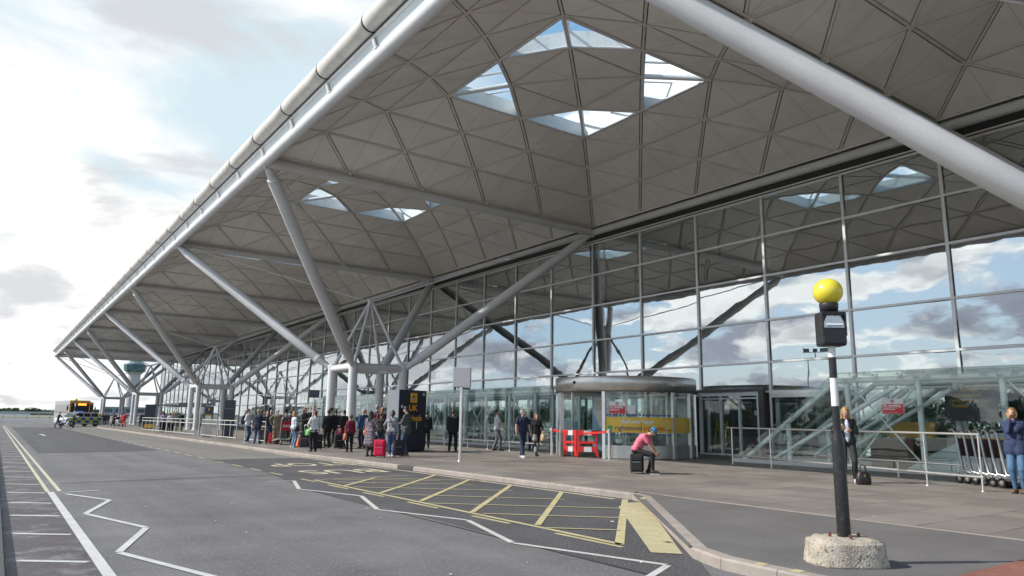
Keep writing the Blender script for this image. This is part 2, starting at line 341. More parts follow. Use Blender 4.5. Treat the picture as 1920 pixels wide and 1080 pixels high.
for i_, (a_, c_, w_) in enumerate((((-6.5, -9.7), (-1.7, -9.4), 0.05), ((-6.5, -10.0), (-1.7, -9.7), 0.03), ((-1.7, -9.75), (2.0, -9.95), 0.05), ((-2.32, -13), (-2.3, -40), 0.03), ((-6.3, 4.2), (-2.0, 5.2), 0.03), ((-1.7, -9.4), (1.9, -9.5), 0.03))):
    pts_ = [Vector(a_).lerp(Vector(c_), k/12)+Vector((random.uniform(-.015, .015), random.uniform(-.02, .02))) for k in range(13)]; b_ = MB()
    for p_, q_ in zip(pts_[:-1], pts_[1:]): strip(b_, p_, q_, w_, ZR+0.0062+0.0003*i_)
    b_.build('tar_seam', M['tar'], road, kind='structure')
b_ = MB()
for k in range(60):
    x_, y_ = random.uniform(-6, 1.5), random.uniform(-24, 20); r_ = random.uniform(.008, .025); w_ = random.uniform(0, 3); b_.box((x_, y_, ZR+0.012), (r_, r_*random.uniform(1, 3), 0.008), rz=w_)
for k in range(90):
    x_, y_ = random.uniform(2.7, 13), random.uniform(-24, 18); r_ = random.uniform(.008, .022); b_.box((x_, y_, 0.006), (r_, r_*random.uniform(1, 2), 0.004), rz=random.uniform(0, 3))
b_.build('ground_litter', mat('litter white', (0.6, 0.58, 0.55), 0.7), kind='stuff')
# left side: ladder bars, solid line, double yellow
ys = [-23.7, -21.5, -19.55, -17.5, -15.5, -13.65, -11.75, -9.75, -7.7, -5.6, -3.8, -1.8, 0.2, 1.9, 3.9, 5.9, 7.9, 9.9, 11.9, 13.9, 15.9, 17.9, 19.9, 22, 24, 26, 28, 30]
for y in ys: marking('ladder_bar', [((-7.48, y+0.22), (-6.88, y-0.22))], M['white_paint'], 0.10 if y > -16 else 0.085)
marking('edge_line', [((-6.79, -11.8), (-6.77, -30))], M['white_paint'], 0.11)
marking('yellow_line', [((-6.83, -11.75), (-6.98, 70))], M['cream_paint'], 0.07)
marking('yellow_line', [((-6.63, -11.75), (-6.80, 70))], M['cream_paint'], 0.07)
marking('stop_bar', [((-6.61, -12.0), (-5.97, -11.85))], M['white_paint'], 0.08)
def zigzag(pts, wl=0.085, ws=0.10):
    b = MB()
    for i in range(len(pts)-1):
        p, q = Vector(pts[i]), Vector(pts[i+1]); d = (q-p).normalized()*0.02
        strip(b, tuple(p+d), tuple(q-d), wl)
    return b.build('zigzag_line', M['white_paint'], road, kind='structure')
zigzag([(-6.57, -12.31), (-6.0, -13.8), (-6.54, -15.61), (-5.99, -17.55), (-6.55, -19.34), (-5.96, -21.2), (-6.5, -23.2), (-5.9, -25.2)])
zigzag([(-2.45, -11.3), (-1.86, -11.37), (-2.43, -13.36), (-1.83, -15.17), (-2.46, -17.28), (-1.82, -19.07), (-2.41, -21.08), (-1.78, -23.06), (-2.5, -23.42)])
# bus box
Y = M['yellow_paint']
marking('box_edge', [((-1.36, -11.35), (-1.30, -21.85))], Y, 0.09)
marking('box_edge', [((-1.33, -21.85), (2.40, -18.15))], Y, 0.12)
marking('box_edge', [((-1.30, -11.3), (1.35, -11.0))], M['cream_paint'], 0.05)
kx = lambda y: float(np.interp(y, [-18.5, -14, -10.5, -6, -2, 3, 9, 35, 60], [2.52, 2.4, 2.3, 2.05, 1.9, 1.8, 1.75, 1.27, 1.0]))
marking('kerbside_line', [((kx(y)-0.24, y), (kx(y-1)-0.24, y-1)) for y in np.arange(1.0, -17.5, -1.0)], M['cream_paint'], 0.10)
for p, q in ([(-1.33, -13.13), (0.24, -11.37)], [(-1.29, -14.89), (2.11, -11.21)], [(-1.23, -16.51), (2.12, -12.9)], [(-1.26, -18.33), (2.2, -14.6)], [(-1.22, -20.04), (2.25, -16.4)]):
    marking('box_diagonal', [(p, q)], Y, 0.10, zm+0.003)
for p, q in ([(-0.9, -11.4), (1.25, -12.9)], [(-1.1, -12.2), (1.42, -14.17)], [(-1.25, -13.48), (1.42, -15.73)], [(-1.22, -15.19), (1.31, -17.6)], [(-1.3, -16.9), (1.27, -19.18)], [(-1.22, -18.59), (0.42, -20.09)], [(-1.3, -20.31), (-0.51, -21.02)], [(0.18, -11.51), (2.28, -13.4)]):
    marking('box_diagonal', [(p, q)], Y, 0.065, zm+0.006)
for p, q in ([(-1.54, -10.93), (-1.51, -11.83)], [(-1.54, -12.7), (-1.51, -13.78)], [(-1.53, -14.61), (-1.50, -15.5)], [(-1.51, -16.53), (-1.49, -17.6)], [(-1.5, -18.7), (-1.47, -19.69)], [(-1.46, -20.75), (-1.43, -22.01)],
             [(-1.66, -3.32), (-1.63, -3.98)], [(-1.62, -4.92), (-1.60, -6.04)], [(-1.60, -6.86), (-1.58, -7.81)], [(-1.58, -8.67), (-1.56, -9.64)]):
    marking('lane_dash', [(p, q)], Y, 0.075)
for y in np.arange(-1.4, 58, 2.0): marking('lane_dash', [((-1.66-0.008*y, y), (-1.66-0.008*y, y+1.1))], M['cream_paint'], 0.06)
b = MB(); b.add([(2.07, -18.60, zm+.003), (1.45, -18.95, zm+.003), (-1.40, -22.45, zm+.003), (-1.16, -22.72, zm+.003), (2.36, -18.72, zm+.003)], [(0, 1, 2, 3, 4)]); b.build('yellow_hatch_block', mat('worn yellow block paint', (0.45, 0.40, 0.245), 0.7, 0, 0.12, 3, speck=0.5, sscale=16, spcol=(0.26, 0.23, 0.16)), road, kind='structure')
for s, loc, sx in (('BUS', (0.35, -9.0), 2.3), ('STOP', (0.60, -5.75), 2.7)):
    me = text_mesh(s, 1.0, 0.0, bold=0.008); me.materials.clear(); me.materials.append(M['cream_paint'])
    xs = [v.co.x for v in me.vertices]; yy = [v.co.y for v in me.vertices]; w = max(xs)-min(xs); h = max(yy)-min(yy)
    o = link(bpy.data.objects.new('road_lettering', me), road, kind='structure'); o.location = (loc[0], loc[1], zm+0.004); o.rotation_euler = (0, 0, PI); o.scale = (sx/w, 1.45/h, 1)
# far crossing and arrow
for x in (-6.0, -4.9, -3.8, -2.7, -1.6, -0.5): marking('give_way_dash', [((x, 64.5), (x+0.5, 64.5))], M['white_paint'], 0.3)
b = MB(); b.add([(-5.05, 27.6, zm+.003), (-4.95, 27.6, zm+.003), (-4.95, 31, zm+.003), (-4.75, 31, zm+.003), (-5.0, 33, zm+.003), (-5.25, 31, zm+.003), (-5.05, 31, zm+.003)], [(0, 1, 2, 3, 4, 5, 6)]); b.build('lane_arrow', M['white_paint'], road, kind='structure')
# central reservation kerb on the far left
b = MB(); b.box((-7.72, 0, -0.06), (0.22, 140, 0.12)); b.build('central_kerb', M['kerb_dark'], road, kind='structure')

# pavement: base, slabs, kerb stones
kpts = [(-1.46, -45), (-1.50, -24.2), (-1.46, -23.5), (-1.25, -22.95), (2.40, -18.6), (2.52, -18.2), (2.4, -14), (2.3, -10.5), (2.05, -6), (1.9, -2), (1.8, 3), (1.75, 9), (1.27, 35), (1.0, 58), (1.3, 60.5), (2.2, 62), (6, 63)]
pave = MB()
pp = [(x+0.05, y) for x, y in kpts]
pave.prism(list(reversed([(19.0, -45)] + pp + [(19, 63)])), -0.16, -0.012)
pavement = pave.build('pavement', M['joint'], kind='structure')
sheet('footway_asphalt', [(-1.3, -45), (2.82, -45), (2.78, -19.4), (2.72, -18.4), (2.45, -18.3), (-1.18, -22.8), (-1.33, -23.5)], 0.0, M['asphalt_foot'], pavement)
b = MB(); b.box((2.84, -32, 0.0), (0.05, 26.5, 0.008)); b.build('edging_strip', M['kerb'], pavement, kind='structure')
cells = []
sx, sy = 0.6, 0.9
y = -45.0; row = 0
while y < 62:
    x = 2.90 if y < -18.9 else kx(min(y, 58))+0.17
    x0 = x; off = 0
    xx = 18 - math.floor((18-x)/sx)*sx
    if xx - x > 0.05: cells.append((x, xx, y, y+sy))
    while xx < 17.9:
        cells.append((xx, xx+sx, y, y+sy)); xx += sx
    y += sy; row += 1
def inview(c):
    p = Vector(((c[0]+c[1])/2, (c[2]+c[3])/2, 0)) - CAMP; d = p.dot(_f)
    if d < 1: return 1e9
    return p.length if abs(p.dot(_r2)/d) < 0.74 and abs(p.dot(_u2)/d) < 0.42 else 1e6
cells.sort(key=inview)
def slab(b, c, g=0.009):
    z = random.uniform(-0.0015, 0.0015)
    b.box(((c[0]+c[1])/2, (c[2]+c[3])/2, -0.006+z), (c[1]-c[0]-g, c[3]-c[2]-g, 0.012))
for c in cells[:290]:
    b = MB(); slab(b, c); b.build('paving_slab', M['paving'], pavement)
b = MB()
for c in cells[290:]: slab(b, c)
b.build('paving_slab_field', M['paving'], pavement, kind='stuff')
# tactile paving beside the crossing, bottom right of the view
M['tactile'] = mat('red tactile paving', (0.20, 0.085, 0.065), 0.8, 0, 0.15, 2, island=0.08)
tp = empty('tactile_paving', (0, -25.3, 0)); tp.parent = pavement; tp['kind'] = 'structure'
blist = MB()
for i in range(10):
    for j in range(12):
        b = MB(); x = -0.95+i*0.4; y = -0.2-j*0.4; b.box((x, y, 0.004), (0.395, 0.395, 0.012))
        if x < 3.4: b.build('tactile_slab', M['tactile'], tp)
        for p in range(5):
            for q in range(5): blist.lathe([(0.02, 0), (0.013, 0.005), (0, 0.005)], (x-0.155+p*0.078, y-0.155+q*0.078, 0.0102), 6)
blist.build('tactile_studs', M['tactile'], tp, kind='stuff')
kerb = empty('kerb', (0, 0, 0), kind='structure')
def kerbrun(pts, step=0.92):
    segs = []
    for (a, c) in zip(pts[:-1], pts[1:]):
        a = Vector(a); c = Vector(c); Ln = (c-a).length; n = max(1, round(Ln/step)); segs += [(a+(c-a)*i/n, a+(c-a)*(i+1)/n) for i in range(n)]
    return segs
for i, (a, c) in enumerate(kerbrun(kpts)):
    if a.y < -28: continue
    d = (c-a).normalized(); n = Vector((d.y, -d.x)); g = 0.004
    prof = [(0, -0.13), (0, -0.02), (0.02, 0.002), (0.16, 0.004), (0.16, -0.13)]
    b = MB(); v = [Vector((*(p + n*q[0]), q[1])) for p in (a+d*g, c-d*g) for q in prof]
    b.add(v, [(0, 1, 2, 3, 4), (9, 8, 7, 6, 5)] + [(k, 5+k, 5+(k+1) % 5, (k+1) % 5) for k in range(5)])
    dk = -9.9 < (a.y+c.y)/2 < -9.0
    o = b.build('kerb_stone', M['kerb_dark'] if dk else M['kerb'], kerb)
# yellow double ticks on the kerb
b = MB()
for (x, y) in ((-1.49, -23.95), (-1.48, -24.35), (1.9, -19.05), (2.0, -18.95), (2.46, -16.0), (2.45, -15.75), (2.38, -13.0), (2.37, -12.75), (2.0, -5.2), (2.0, -5.5), (1.86, 1.0), (1.86, 0.7), (-0.9, -22.0)):
    b.box((x+0.10, y, 0.005), (0.10, 0.11, 0.004), rz=0)
b.build('kerb_tick', M['yellow_paint'], kerb, kind='structure')

# ------------------------------------------------------------------ canopy roof of shallow square domes
HN = 11.65                       # centre height of the edge tubes and branch heads
RZ = [11.94, 12.84, 13.57, 14.10, 14.38, 14.44]
def dome_tris():
    """lattice: rings of nodes every 3.6 m, 1.8 m apart in plan; returns (tris, edges) in local 0..18 coordinates"""
    T = []; E = {}; sk = []
    def P(k, side, i):           # node i on a side of ring k
        a = 1.8*k; s = 18-3.6*k; t = a + 3.6*i
        if k == 5: return (9.0, 9.0)
        return {0: (t, a), 1: (18-a, t), 2: (18-t, 18-a), 3: (a, 18-t)}[side]
    for side in range(4):
        for k in range(5):
            n = 5-k
            for i in range(n): T.append(((P(k, side, i), P(k, side, i+1), P(k+1, side, i) if k < 4 else (9.0, 9.0)), k, side, i, 0))
            for i in range(n-1): T.append(((P(k, side, i+1), P(k+1, side, i+1), P(k+1, side, i)), k, side, i, 1))
    out = []
    for tri, k, side, i, up in T:
        n = 5-k
        glass = k == 3 and up == 0 and i in (0, n-1)
        out.append((tri, glass))
    return out
def zof(p, dz=0):
    k = min(p[0], p[1], 18-p[0], 18-p[1])/1.8
    k0 = int(min(4, max(0, math.floor(k)))); return RZ[k0] + (RZ[k0+1]-RZ[k0])*(k-k0) + dz
TR = dome_tris()
def v3(p, dz=0): return Vector((p[0], p[1], zof(p, dz)))
def inset(a, b_, c, d):
    """triangle inset by d on every side"""
    P = [a, b_, c]; la = (b_-c).length; lb = (c-a).length; lc = (a-b_).length; per = la+lb+lc
    I = (a*la + b_*lb + c*lc)/per; area = (b_-a).cross(c-a).length/2; r = 2*area/per
    return [I + (q-I)*(1-d/r) for q in P]
def panel_mesh(tri, i):
    a, b_, c = (v3(p) for p in tri); q = inset(a, b_, c, 0.076); n = (q[1]-q[0]).cross(q[2]-q[0]).normalized()
    if n.z > 0: n = -n
    ctr = (q[0]+q[1]+q[2])/3
    b = MB(); top = [x - n*0.04 for x in q]
    # slightly pillowed panel: three faces to a centre point
    mid = ctr + n*0.012
    b.add(q+top+[mid], [(0, 1, 6), (1, 2, 6), (2, 0, 6), (3, 5, 4), (0, 3, 4, 1), (1, 4, 5, 2), (2, 5, 3, 0)])
    # pressed seam from one corner to the middle of the opposite side
    k = max(range(3), key=lambda j: (q[(j+1) % 3]-q[(j+2) % 3]).length); m2 = (q[(k+1) % 3]+q[(k+2) % 3])/2; sdv = (m2-q[k]).normalized().cross(n)*0.011
    e0, e1, md = q[k]+n*.004+(m2-q[k])*.02, m2+n*.004, mid+n*0.005
    b.add([e0-sdv, e0+sdv, md+sdv, md-sdv], [(0, 1, 2, 3)], 1); b.add([md-sdv, md+sdv, e1+sdv, e1-sdv], [(0, 1, 2, 3)], 1)
    me = b.mesh('ceiling_panel', [M['panel'], M['seam']])
    bm = bmesh.new(); bm.from_mesh(me); bmesh.ops.recalc_face_normals(bm, faces=bm.faces); bm.to_mesh(me); bm.free()
    return me
panel_meshes = [panel_mesh(t, i) for i, (t, g) in enumerate(TR) if not g]
def edges():
    s = {}
    for tri, g in TR:
        for i in range(3):
            a, c = tri[i], tri[(i+1) % 3]; a = (round(a[0], 3), round(a[1], 3)); c = (round(c[0], 3), round(c[1], 3)); s[tuple(sorted((a, c)))] = 1
    return list(s)
ED = edges()
def rib_mb(sel, w, h=0.10):
    b = MB()
    for a, c in sel:
        p, q = v3(a), v3(c); d = (q-p).normalized(); sd_ = d.cross(Vector((0, 0, 1))).normalized(); up = sd_.cross(d)
        v = [x + sd_*(s*w/2) + up*t for x in (p, q) for s, t in ((-1, -0.03), (1, -0.03), (1, h), (-1, h))]
        b.add(v, [(0, 1, 2, 3), (7, 6, 5, 4), (0, 4, 5, 1), (1, 5, 6, 2), (2, 6, 7, 3), (3, 7, 4, 0)])
    return b
bnd = lambda p: min(p[0], p[1], 18-p[0], 18-p[1]) < 0.01
main = [e for e in ED if (e[0][0]-e[1][0])*(e[0][1]-e[1][1]) > 0.01]         # diagonals running the doubled way
cross = [e for e in ED if e not in main and not (bnd(e[0]) and bnd(e[1]))]
rib_main = rib_mb(main, 0.080).mesh('rib', M['rib']); rib_cross = rib_mb(cross, 0.072).mesh('rib', M['rib'])
# rails of the doubled ribs are proud of the rest
skin = MB()
for tri, g in TR:
    q = [v3(p, 0.34) for p in tri]
    if not g:
        skin.add(q, [(0, 1, 2)]); skin.add([x+Vector((0, 0, 0.06)) for x in q], [(0, 1, 2)])
skin_me = skin.mesh('roof_skin', M['skin'])
curb = MB(); bars = MB(); rgl = MB()
gl = [t for t, g in TR if g]
ecount = {}
for t in gl:
    for i in range(3):
        k = tuple(sorted(((round(t[i][0], 2), round(t[i][1], 2)), (round(t[(i+1) % 3][0], 2), round(t[(i+1) % 3][1], 2))))); ecount[k] = ecount.get(k, 0)+1
for (a, c), n in ecount.items():
    p, q = v3(a), v3(c)
    if n == 1:
        ctr = [t for t in gl if any(abs(v[0]-a[0])+abs(v[1]-a[1]) < .05 for v in t) and any(abs(v[0]-c[0])+abs(v[1]-c[1]) < .05 for v in t)][0]
        cc = sum((v3(v) for v in ctr), Vector())/3; inw = (cc-(p+q)/2); inw.z = 0; dd = (q-p); dd.z = 0; dd.normalize(); inw = (inw - dd*inw.dot(dd)).normalized()*0.05
        up = Vector((0, 0, 0.62)); o2 = -inw*0.8
        v = [p+inw, q+inw, q+inw+up, p+inw+up, p+o2, q+o2, q+o2+up, p+o2+up]
        curb.add(v, [(0, 1, 2, 3), (7, 6, 5, 4), (3, 2, 6, 7), (0, 4, 5, 1)])
        bars.tube(p+inw, q+inw, 0.055, n=8)
    else:
        bars.tube(p, q, 0.09, n=10); bars.tube(p+Vector((0, 0, .6)), q+Vector((0, 0, .6)), 0.05, n=8)
for t in gl:
    q = [v3(p, 0.60) for p in t]; rgl.add(q, [(0, 1, 2)])
    k_ = [i for i in range(3) if all(ecount.get(tuple(sorted(((round(t[i][0], 2), round(t[i][1], 2)), (round(t[j][0], 2), round(t[j][1], 2))))), 0) == 1 for j in range(3) if j != i)]
    m_ = q[k_[0]]; o1, o2_ = [q[i] for i in range(3) if i != k_[0]]
    bars.tube(m_.lerp(o1, .5)-Vector((0, 0, .04)), m_.lerp(o2_, .5)-Vector((0, 0, .04)), 0.035, n=6)
curb_me = curb.mesh('skylight_curb', M['curb']); bars_me = bars.mesh('skylight_bar', M['steel']); rgl_me = rgl.mesh('skylight_glass', M['skyglass'])

canopy = empty('canopy_roof', (0, 0, 0), label='vaulted grey canopy roof of triangular ceiling panels with diamond skylights', cat='canopy')
joined = MB()
for me in panel_meshes:
    for mi_ in (0, 1): joined.add([v.co.copy() for v in me.vertices], [tuple(p.vertices) for p in me.polygons if p.material_index == mi_], mi_)
field_me = joined.mesh('ceiling_panel_field', [M['panel'], M['seam']])
def dome(parent, x, y, pieces):
    d = empty('roof_dome', (x, y, 0)); d.parent = parent
    if pieces:
        for me in panel_meshes: link(bpy.data.objects.new('ceiling_panel', me), d)
    else: link(bpy.data.objects.new('ceiling_panel_field', field_me), d, kind='stuff')
    for nm, me in (('rib', rib_main), ('rib', rib_cross), ('roof_skin', skin_me), ('skylight_curb', curb_me), ('skylight_bar', bars_me), ('skylight_glass', rgl_me)):
        link(bpy.data.objects.new(nm, me), d)
    # the domes sit with their lattice mirrored so the doubled ribs run from front left to back right
    return d
for k in range(10):
    y = -54+18*k
    dome(canopy, 0, y, k in (1, 2, 3))
# tubes
b = MB(); b.tube((0, -54, HN), (0, 126.2, HN), 0.21, n=20); b.build('edge_tube', M['steel'], canopy)
b = MB(); b.tube((18, -54, HN), (18, 126.2, HN), 0.19, n=16); b.build('rear_tube', M['steel'], canopy)
for k in range(11):
    y = -54+18*k
    b = MB(); b.tube((0.1, y, HN), (17.9, y, HN), 0.20, n=16)
    b.build('cross_beam', M['steel'], canopy)
    b = MB(); b.box((9, y, HN+0.27), (17.6, 0.05, 0.14)); b.box((9, y-0.16, HN+0.30), (17.6, 0.05, 0.05)); b.box((9, y+0.16, HN+0.30), (17.6, 0.05, 0.05))
    for j in range(1, 5): b.box((3.6*j, y, HN+0.24), (0.10, 0.42, 0.14))
    b.build('beam_rail', M['rib'], canopy)
for yy, xx in (('L', 0.0), ('R', 18.0)):
    b = MB(); b.box((xx+(0.12 if xx == 0 else -0.12), 36, HN+0.29), (0.06, 180, 0.08))
    b.build('beam_rail', M['rib'], canopy)
# rolled membrane edge with joint bands, gutter rail, glazing strip and brackets
for k in range(50):
    y = -54+3.6*k
    b = MB(); prof = [(0.262, 0.0), (0.292, 0.015), (0.287, 0.9), (0.290, 1.8), (0.286, 2.7), (0.292, 3.54), (0.262, 3.555)]
    mt = Matrix.Translation((-0.32, y, 12.62)) @ Matrix.Rotation(-PI/2, 4, 'X')
    b.lathe(prof, n=20, M4=mt)
    b.build('edge_roll', M['roll'], canopy)
    b = MB(); b.lathe([(0.27, -0.025), (0.297, -0.025), (0.297, 0.02), (0.27, 0.02)], n=20, M4=mt); b.build('roll_joint', M['dark'], canopy)
b = MB(); b.tube((-0.32, -54, 12.62), (-0.32, 126, 12.62), 0.262, n=20)
b.box((-0.02, 36, 12.44), (0.28, 180, 0.12)); b.build('gutter_core', M['dark'], canopy)
b = MB(); b.box((-0.19, 36, 12.25), (0.06, 180, 0.07)); b.build('gutter_rail', M['mullion'], canopy)
for k in range(50):
    y = -54+3.6*k
    b = MB(); b.add([(-0.16, y+0.02, 12.22), (-0.16, y+3.58, 12.22), (-0.03, y+3.58, 11.86), (-0.03, y+0.02, 11.86), (-0.15, y+0.02, 12.225), (-0.15, y+3.58, 12.225), (-0.02, y+3.58, 11.865), (-0.02, y+0.02, 11.865)],
        [(0, 1, 2, 3), (7, 6, 5, 4), (0, 4, 5, 1), (1, 5, 6, 2), (2, 6, 7, 3), (3, 7, 4, 0)])
    b.build('eaves_panel', M['eaves'] if 'eaves' in M else M.setdefault('eaves', mat('eaves translucent panel', (0.66, 0.71, 0.73), 0.35, 0, 0.06, 1)), canopy)
    b = MB(); M4 = Matrix.Translation((-0.17, y, 12.03)) @ Matrix.Rotation(R(-20), 4, 'Y')
    b.box((0, 0, 0.02), (0.05, 0.12, 0.34), M4=M4); b.box((0.03, 0, -0.13), (0.16, 0.2, 0.05), M4=M4); b.build('eaves_bracket', M['steel'], canopy)

# ------------------------------------------------------------------ structural trees
def steel_tree(cy, label):
    t = empty('steel_tree', (9, cy, 0), label=label, cat='steel column tree', group='branching steel columns carrying the canopy')
    s = 1.493; zr = 4.07; za = 7.89; S = M['steel']
    for a in (-1, 1):
        for c in (-1, 1):
            b = MB(); b.tube((a*s, c*s, -0.02), (a*s, c*s, zr+0.16), 0.24, n=20); b.lathe([(0.24, zr+0.16), (0.20, zr+0.24), (0, zr+0.26)], (a*s, c*s, 0), 20); b.lathe([(0.36, 0), (0.36, 0.03), (0.25, 0.05)], (a*s, c*s, 0), 20)
            b.build('column', S, t)
            p0 = Vector((a*(s+0.12), c*(s+0.12), zr+0.06)); p1 = Vector((a*9, c*9, HN)); d = p1-p0
            pts = [p0 + d*f for f in (0.0, 0.035, 0.07, 0.075, 0.25, 0.5, 0.75, 0.92, 0.925, 0.965, 1.0)]
            b = MB(); b.path(pts, 0.2, 18, rs=[0.12, 0.17, 0.235, 0.26, 0.27, 0.275, 0.27, 0.25, 0.22, 0.16, 0.10])
            b.build('branch', S, t)
            for f in (0.072, 0.93):
                b = MB(); b.path([p0+d*(f-0.006), p0+d*(f+0.006)], 0.285 if f < .5 else 0.25, 18); b.build('branch_collar', S, t)
            for f, w_, h_ in ((0.012, .30, .26), (0.985, .42, .30)):
                b = MB(); b.box(p0+d*f, (w_, 0.05, h_), rz=math.atan2(c, a)); b.build('gusset_plate', S, t)
            b = MB(); b.tube((a*(s-0.05), c*(s-0.05), zr+0.1), (a*0.06, c*0.06, za), 0.095, 0.075, n=10); b.build('strut', S, t)
            b = MB(); q = Vector((a*8.1, c*8.1, HN-0.35)); p = Vector((a*0.25, c*0.25, za+0.1)); off = Vector((-c*0.09, a*0.09, 0))
            for sg in (-1, 1): b.tube(p+off*sg*0.4, q+off*sg, 0.022, n=6)
            b.box(q, (0.22, 0.22, 0.08), rz=PI/4); b.build('tie_rod', S, t)
    for (x, y, dx, dy) in ((0, s, s, 0), (0, -s, s, 0), (s, 0, 0, s), (-s, 0, 0, s)):
        b = MB(); b.tube((x-dx, y-dy, zr), (x+dx, y+dy, zr), 0.175, n=16); b.box((x, y, zr+0.19), (0.16 if dx == 0 else 2*dx-.5, 0.16 if dy == 0 else 2*dy-.5, 0.03))
        b.build('ring_beam', S, t)
    b = MB(); b.ell((0, 0, za+0.05), (0.16, 0.16, 0.18)); b.box((0, 0, za+0.12), (0.5, 0.06, 0.1), rz=PI/4); b.box((0, 0, za+0.12), (0.5, 0.06, 0.1), rz=-PI/4); b.build('apex_node', S, t)
    return t
steel_tree(-27, 'nearest branching steel column tree, only its arms showing at top right')
steel_tree(9, 'four-legged steel column tree standing behind the queue, left of the UK Arrivals box')
steel_tree(45, 'second steel column tree along, behind the railings and the dark information totem')
steel_tree(81, 'third steel column tree along, in front of the control tower shaft')
steel_tree(117, 'farthest steel column tree carrying the far end of the canopy')

# ------------------------------------------------------------------ terminal building: glass front and hall behind
terminal = empty('terminal_building', (18, 45, 0), label='glass fronted airport terminal with mirrored panes behind the canopy', cat='building')
def tl(x, y, z): return (x-18, y-45, z)
wall = empty('glass_wall', (0, 0, 0)); wall.parent = terminal
zt = [0.06, 2.68, 3.89, 5.63, 7.52, 9.22, 10.99]
pane_me = {}
for r in range(6):
    z0, z1 = zt[r]+0.03, zt[r+1]-0.03
    b = MB(); b.box((0, 0, 0), (0.016, 3.54, z1-z0)); pane_me[r] = (b.mesh('glass_pane', M['facade']), (z0+z1)/2)
y = -36.0
ncol = 45
for i in range(ncol):
    yc = -36+3.6*i+1.8
    for r in range(6):
        if r == 0 and -12.7 < yc < -6: continue
        me, zc = pane_me[r]
        o = bpy.data.objects.new('glass_pane', me); link(o, wall); o.location = tl(18.0, yc, zc)
        o.rotation_euler = (0, R(random.gauss(0, 0.16)), R(random.gauss(0, 0.22)))
for i in range(ncol+1):
    y = -36+3.6*i
    b = MB(); b.box((-0.035, 0, 5.5), (0.10, 0.105, 11.0)); b.box((0.04, 0, 5.5), (0.10, 0.16, 11.0), mi=1)
    o = b.build('mullion', [M['mullion'], M['dark']], wall); o.location = tl(18, y, 0)
    b = MB(); b.tube((0.55, 0.12, 0), (0.55, 0.12, 11.3), 0.09, n=10)
    for z in zt[1:]: b.tube((0.0, 0.03, z), (0.55, 0.12, z), 0.03, n=6)
    o = b.build('wall_post', M['palegreen'], wall); o.location = tl(18, y, 0)
for z in zt:
    b = MB(); b.box((-0.045, 0, 0), (0.10, 162, 0.08)); b.box((0.04, 0, 0), (0.09, 162, 0.12), mi=1)
    o = b.build('transom', [M['mullion'], M['dark']], wall); o.location = tl(18, 45, z if z > 0.1 else 0.045)
b = MB(); b.box((0.05, 0, 11.25), (0.05, 162, 0.42)); o = b.build('head_panel', M['dark'], wall); o.location = tl(18, 45, 0)
b = MB(); b.box((-0.06, 0, 11.12), (0.10, 162, 0.05)); o = b.build('head_rail', M['rib'], wall); o.location = tl(18, 45, 0)
M['hall_floor'] = mat('hall floor', (0.30, 0.29, 0.28), 0.35, 0, 0.1, 1)
M['hall_wall'] = mat('hall rear wall', (0.20, 0.21, 0.21), 0.8, 0, 0.1, 0.4)
b = MB(); b.box((18, 0, -0.02), (36, 164, 0.03)); o = b.build('hall_floor', M['hall_floor'], terminal)
b = MB(); b.box((36.2, 0, 6), (0.3, 164, 12)); b.box((18, -81.9, 6), (36, 0.2, 12)); o = b.build('hall_wall', M['hall_wall'], terminal)
for i in range(9):
    for j in range(2):
        d = dome(terminal, 0, 0, False); d.location = (18*j, -81+18*i, 0)
for i in range(10):
    for j in range(2):
        b = MB(); b.tube((18*j+.1, -81+18*i, HN), (18*j+17.9, -81+18*i, HN), 0.2, n=10); b.build('hall_beam', M['steel'], terminal)
b = MB(); b.tube((18, -81, HN), (18, 81, HN), 0.2, n=10); b.build('hall_beam', M['steel'], terminal)
# pods inside the hall seen dimly through the lower panes
for (x, y, w, d_, h, c) in ((8, -58, 4, 8, 2.7, 'palegreen'), (9, -38, 5, 10, 2.6, 'hall_wall'), (10, -12, 5, 12, 2.7, 'palegreen'), (9, 20, 5, 14, 2.7, 'hall_wall'), (11, 52, 6, 12, 2.7, 'palegreen')):
    b = MB(); b.bbox((x, y, h/2), (w, d_, h), 0.05); b.box((x-w/2-0.03, y, 2.2), (0.05, d_*0.9, 0.5), mi=1); b.build('shop_pod', [M[c], mat('shop sign yellow', (0.75, 0.5, 0.08), 0.5)], terminal)
# ------------------------------------------------------------------ glazed ramp enclosures in front of the glass wall
def quad_slab(b, pts, n, t=0.012, mi=0):
    q = [Vector(p) for p in pts]; n = Vector(n)*t; k = len(q)
    b.add(q+[x+n for x in q], [tuple(range(k)), tuple(range(2*k-1, k-1, -1))] + [(i, k+i, k+(i+1) % k, (i+1) % k) for i in range(k)], mi)
def spider(b, c, r=0.09):
    c = Vector(c)
    for a in (45, 135, 225, 315):
        d = Vector((0, math.cos(R(a)), math.sin(R(a)))); b.tube(c, c+d*r+Vector((-0.05, 0, 0)), 0.012, n=5); b.ell(c+d*r+Vector((-0.06, 0, 0)), (0.02, 0.03, 0.03), 6, 4)
    b.tube(c, c+Vector((0.12, 0, 0)), 0.02, n=6)
M['base_rail'] = mat('pale base rail', (0.55, 0.57, 0.56), 0.4, 0.4, 0.08, 4)
M['ramp_panel'] = mat('pale curved ramp cladding', (0.46, 0.55, 0.56), 0.45, 0, 0.05, 1)
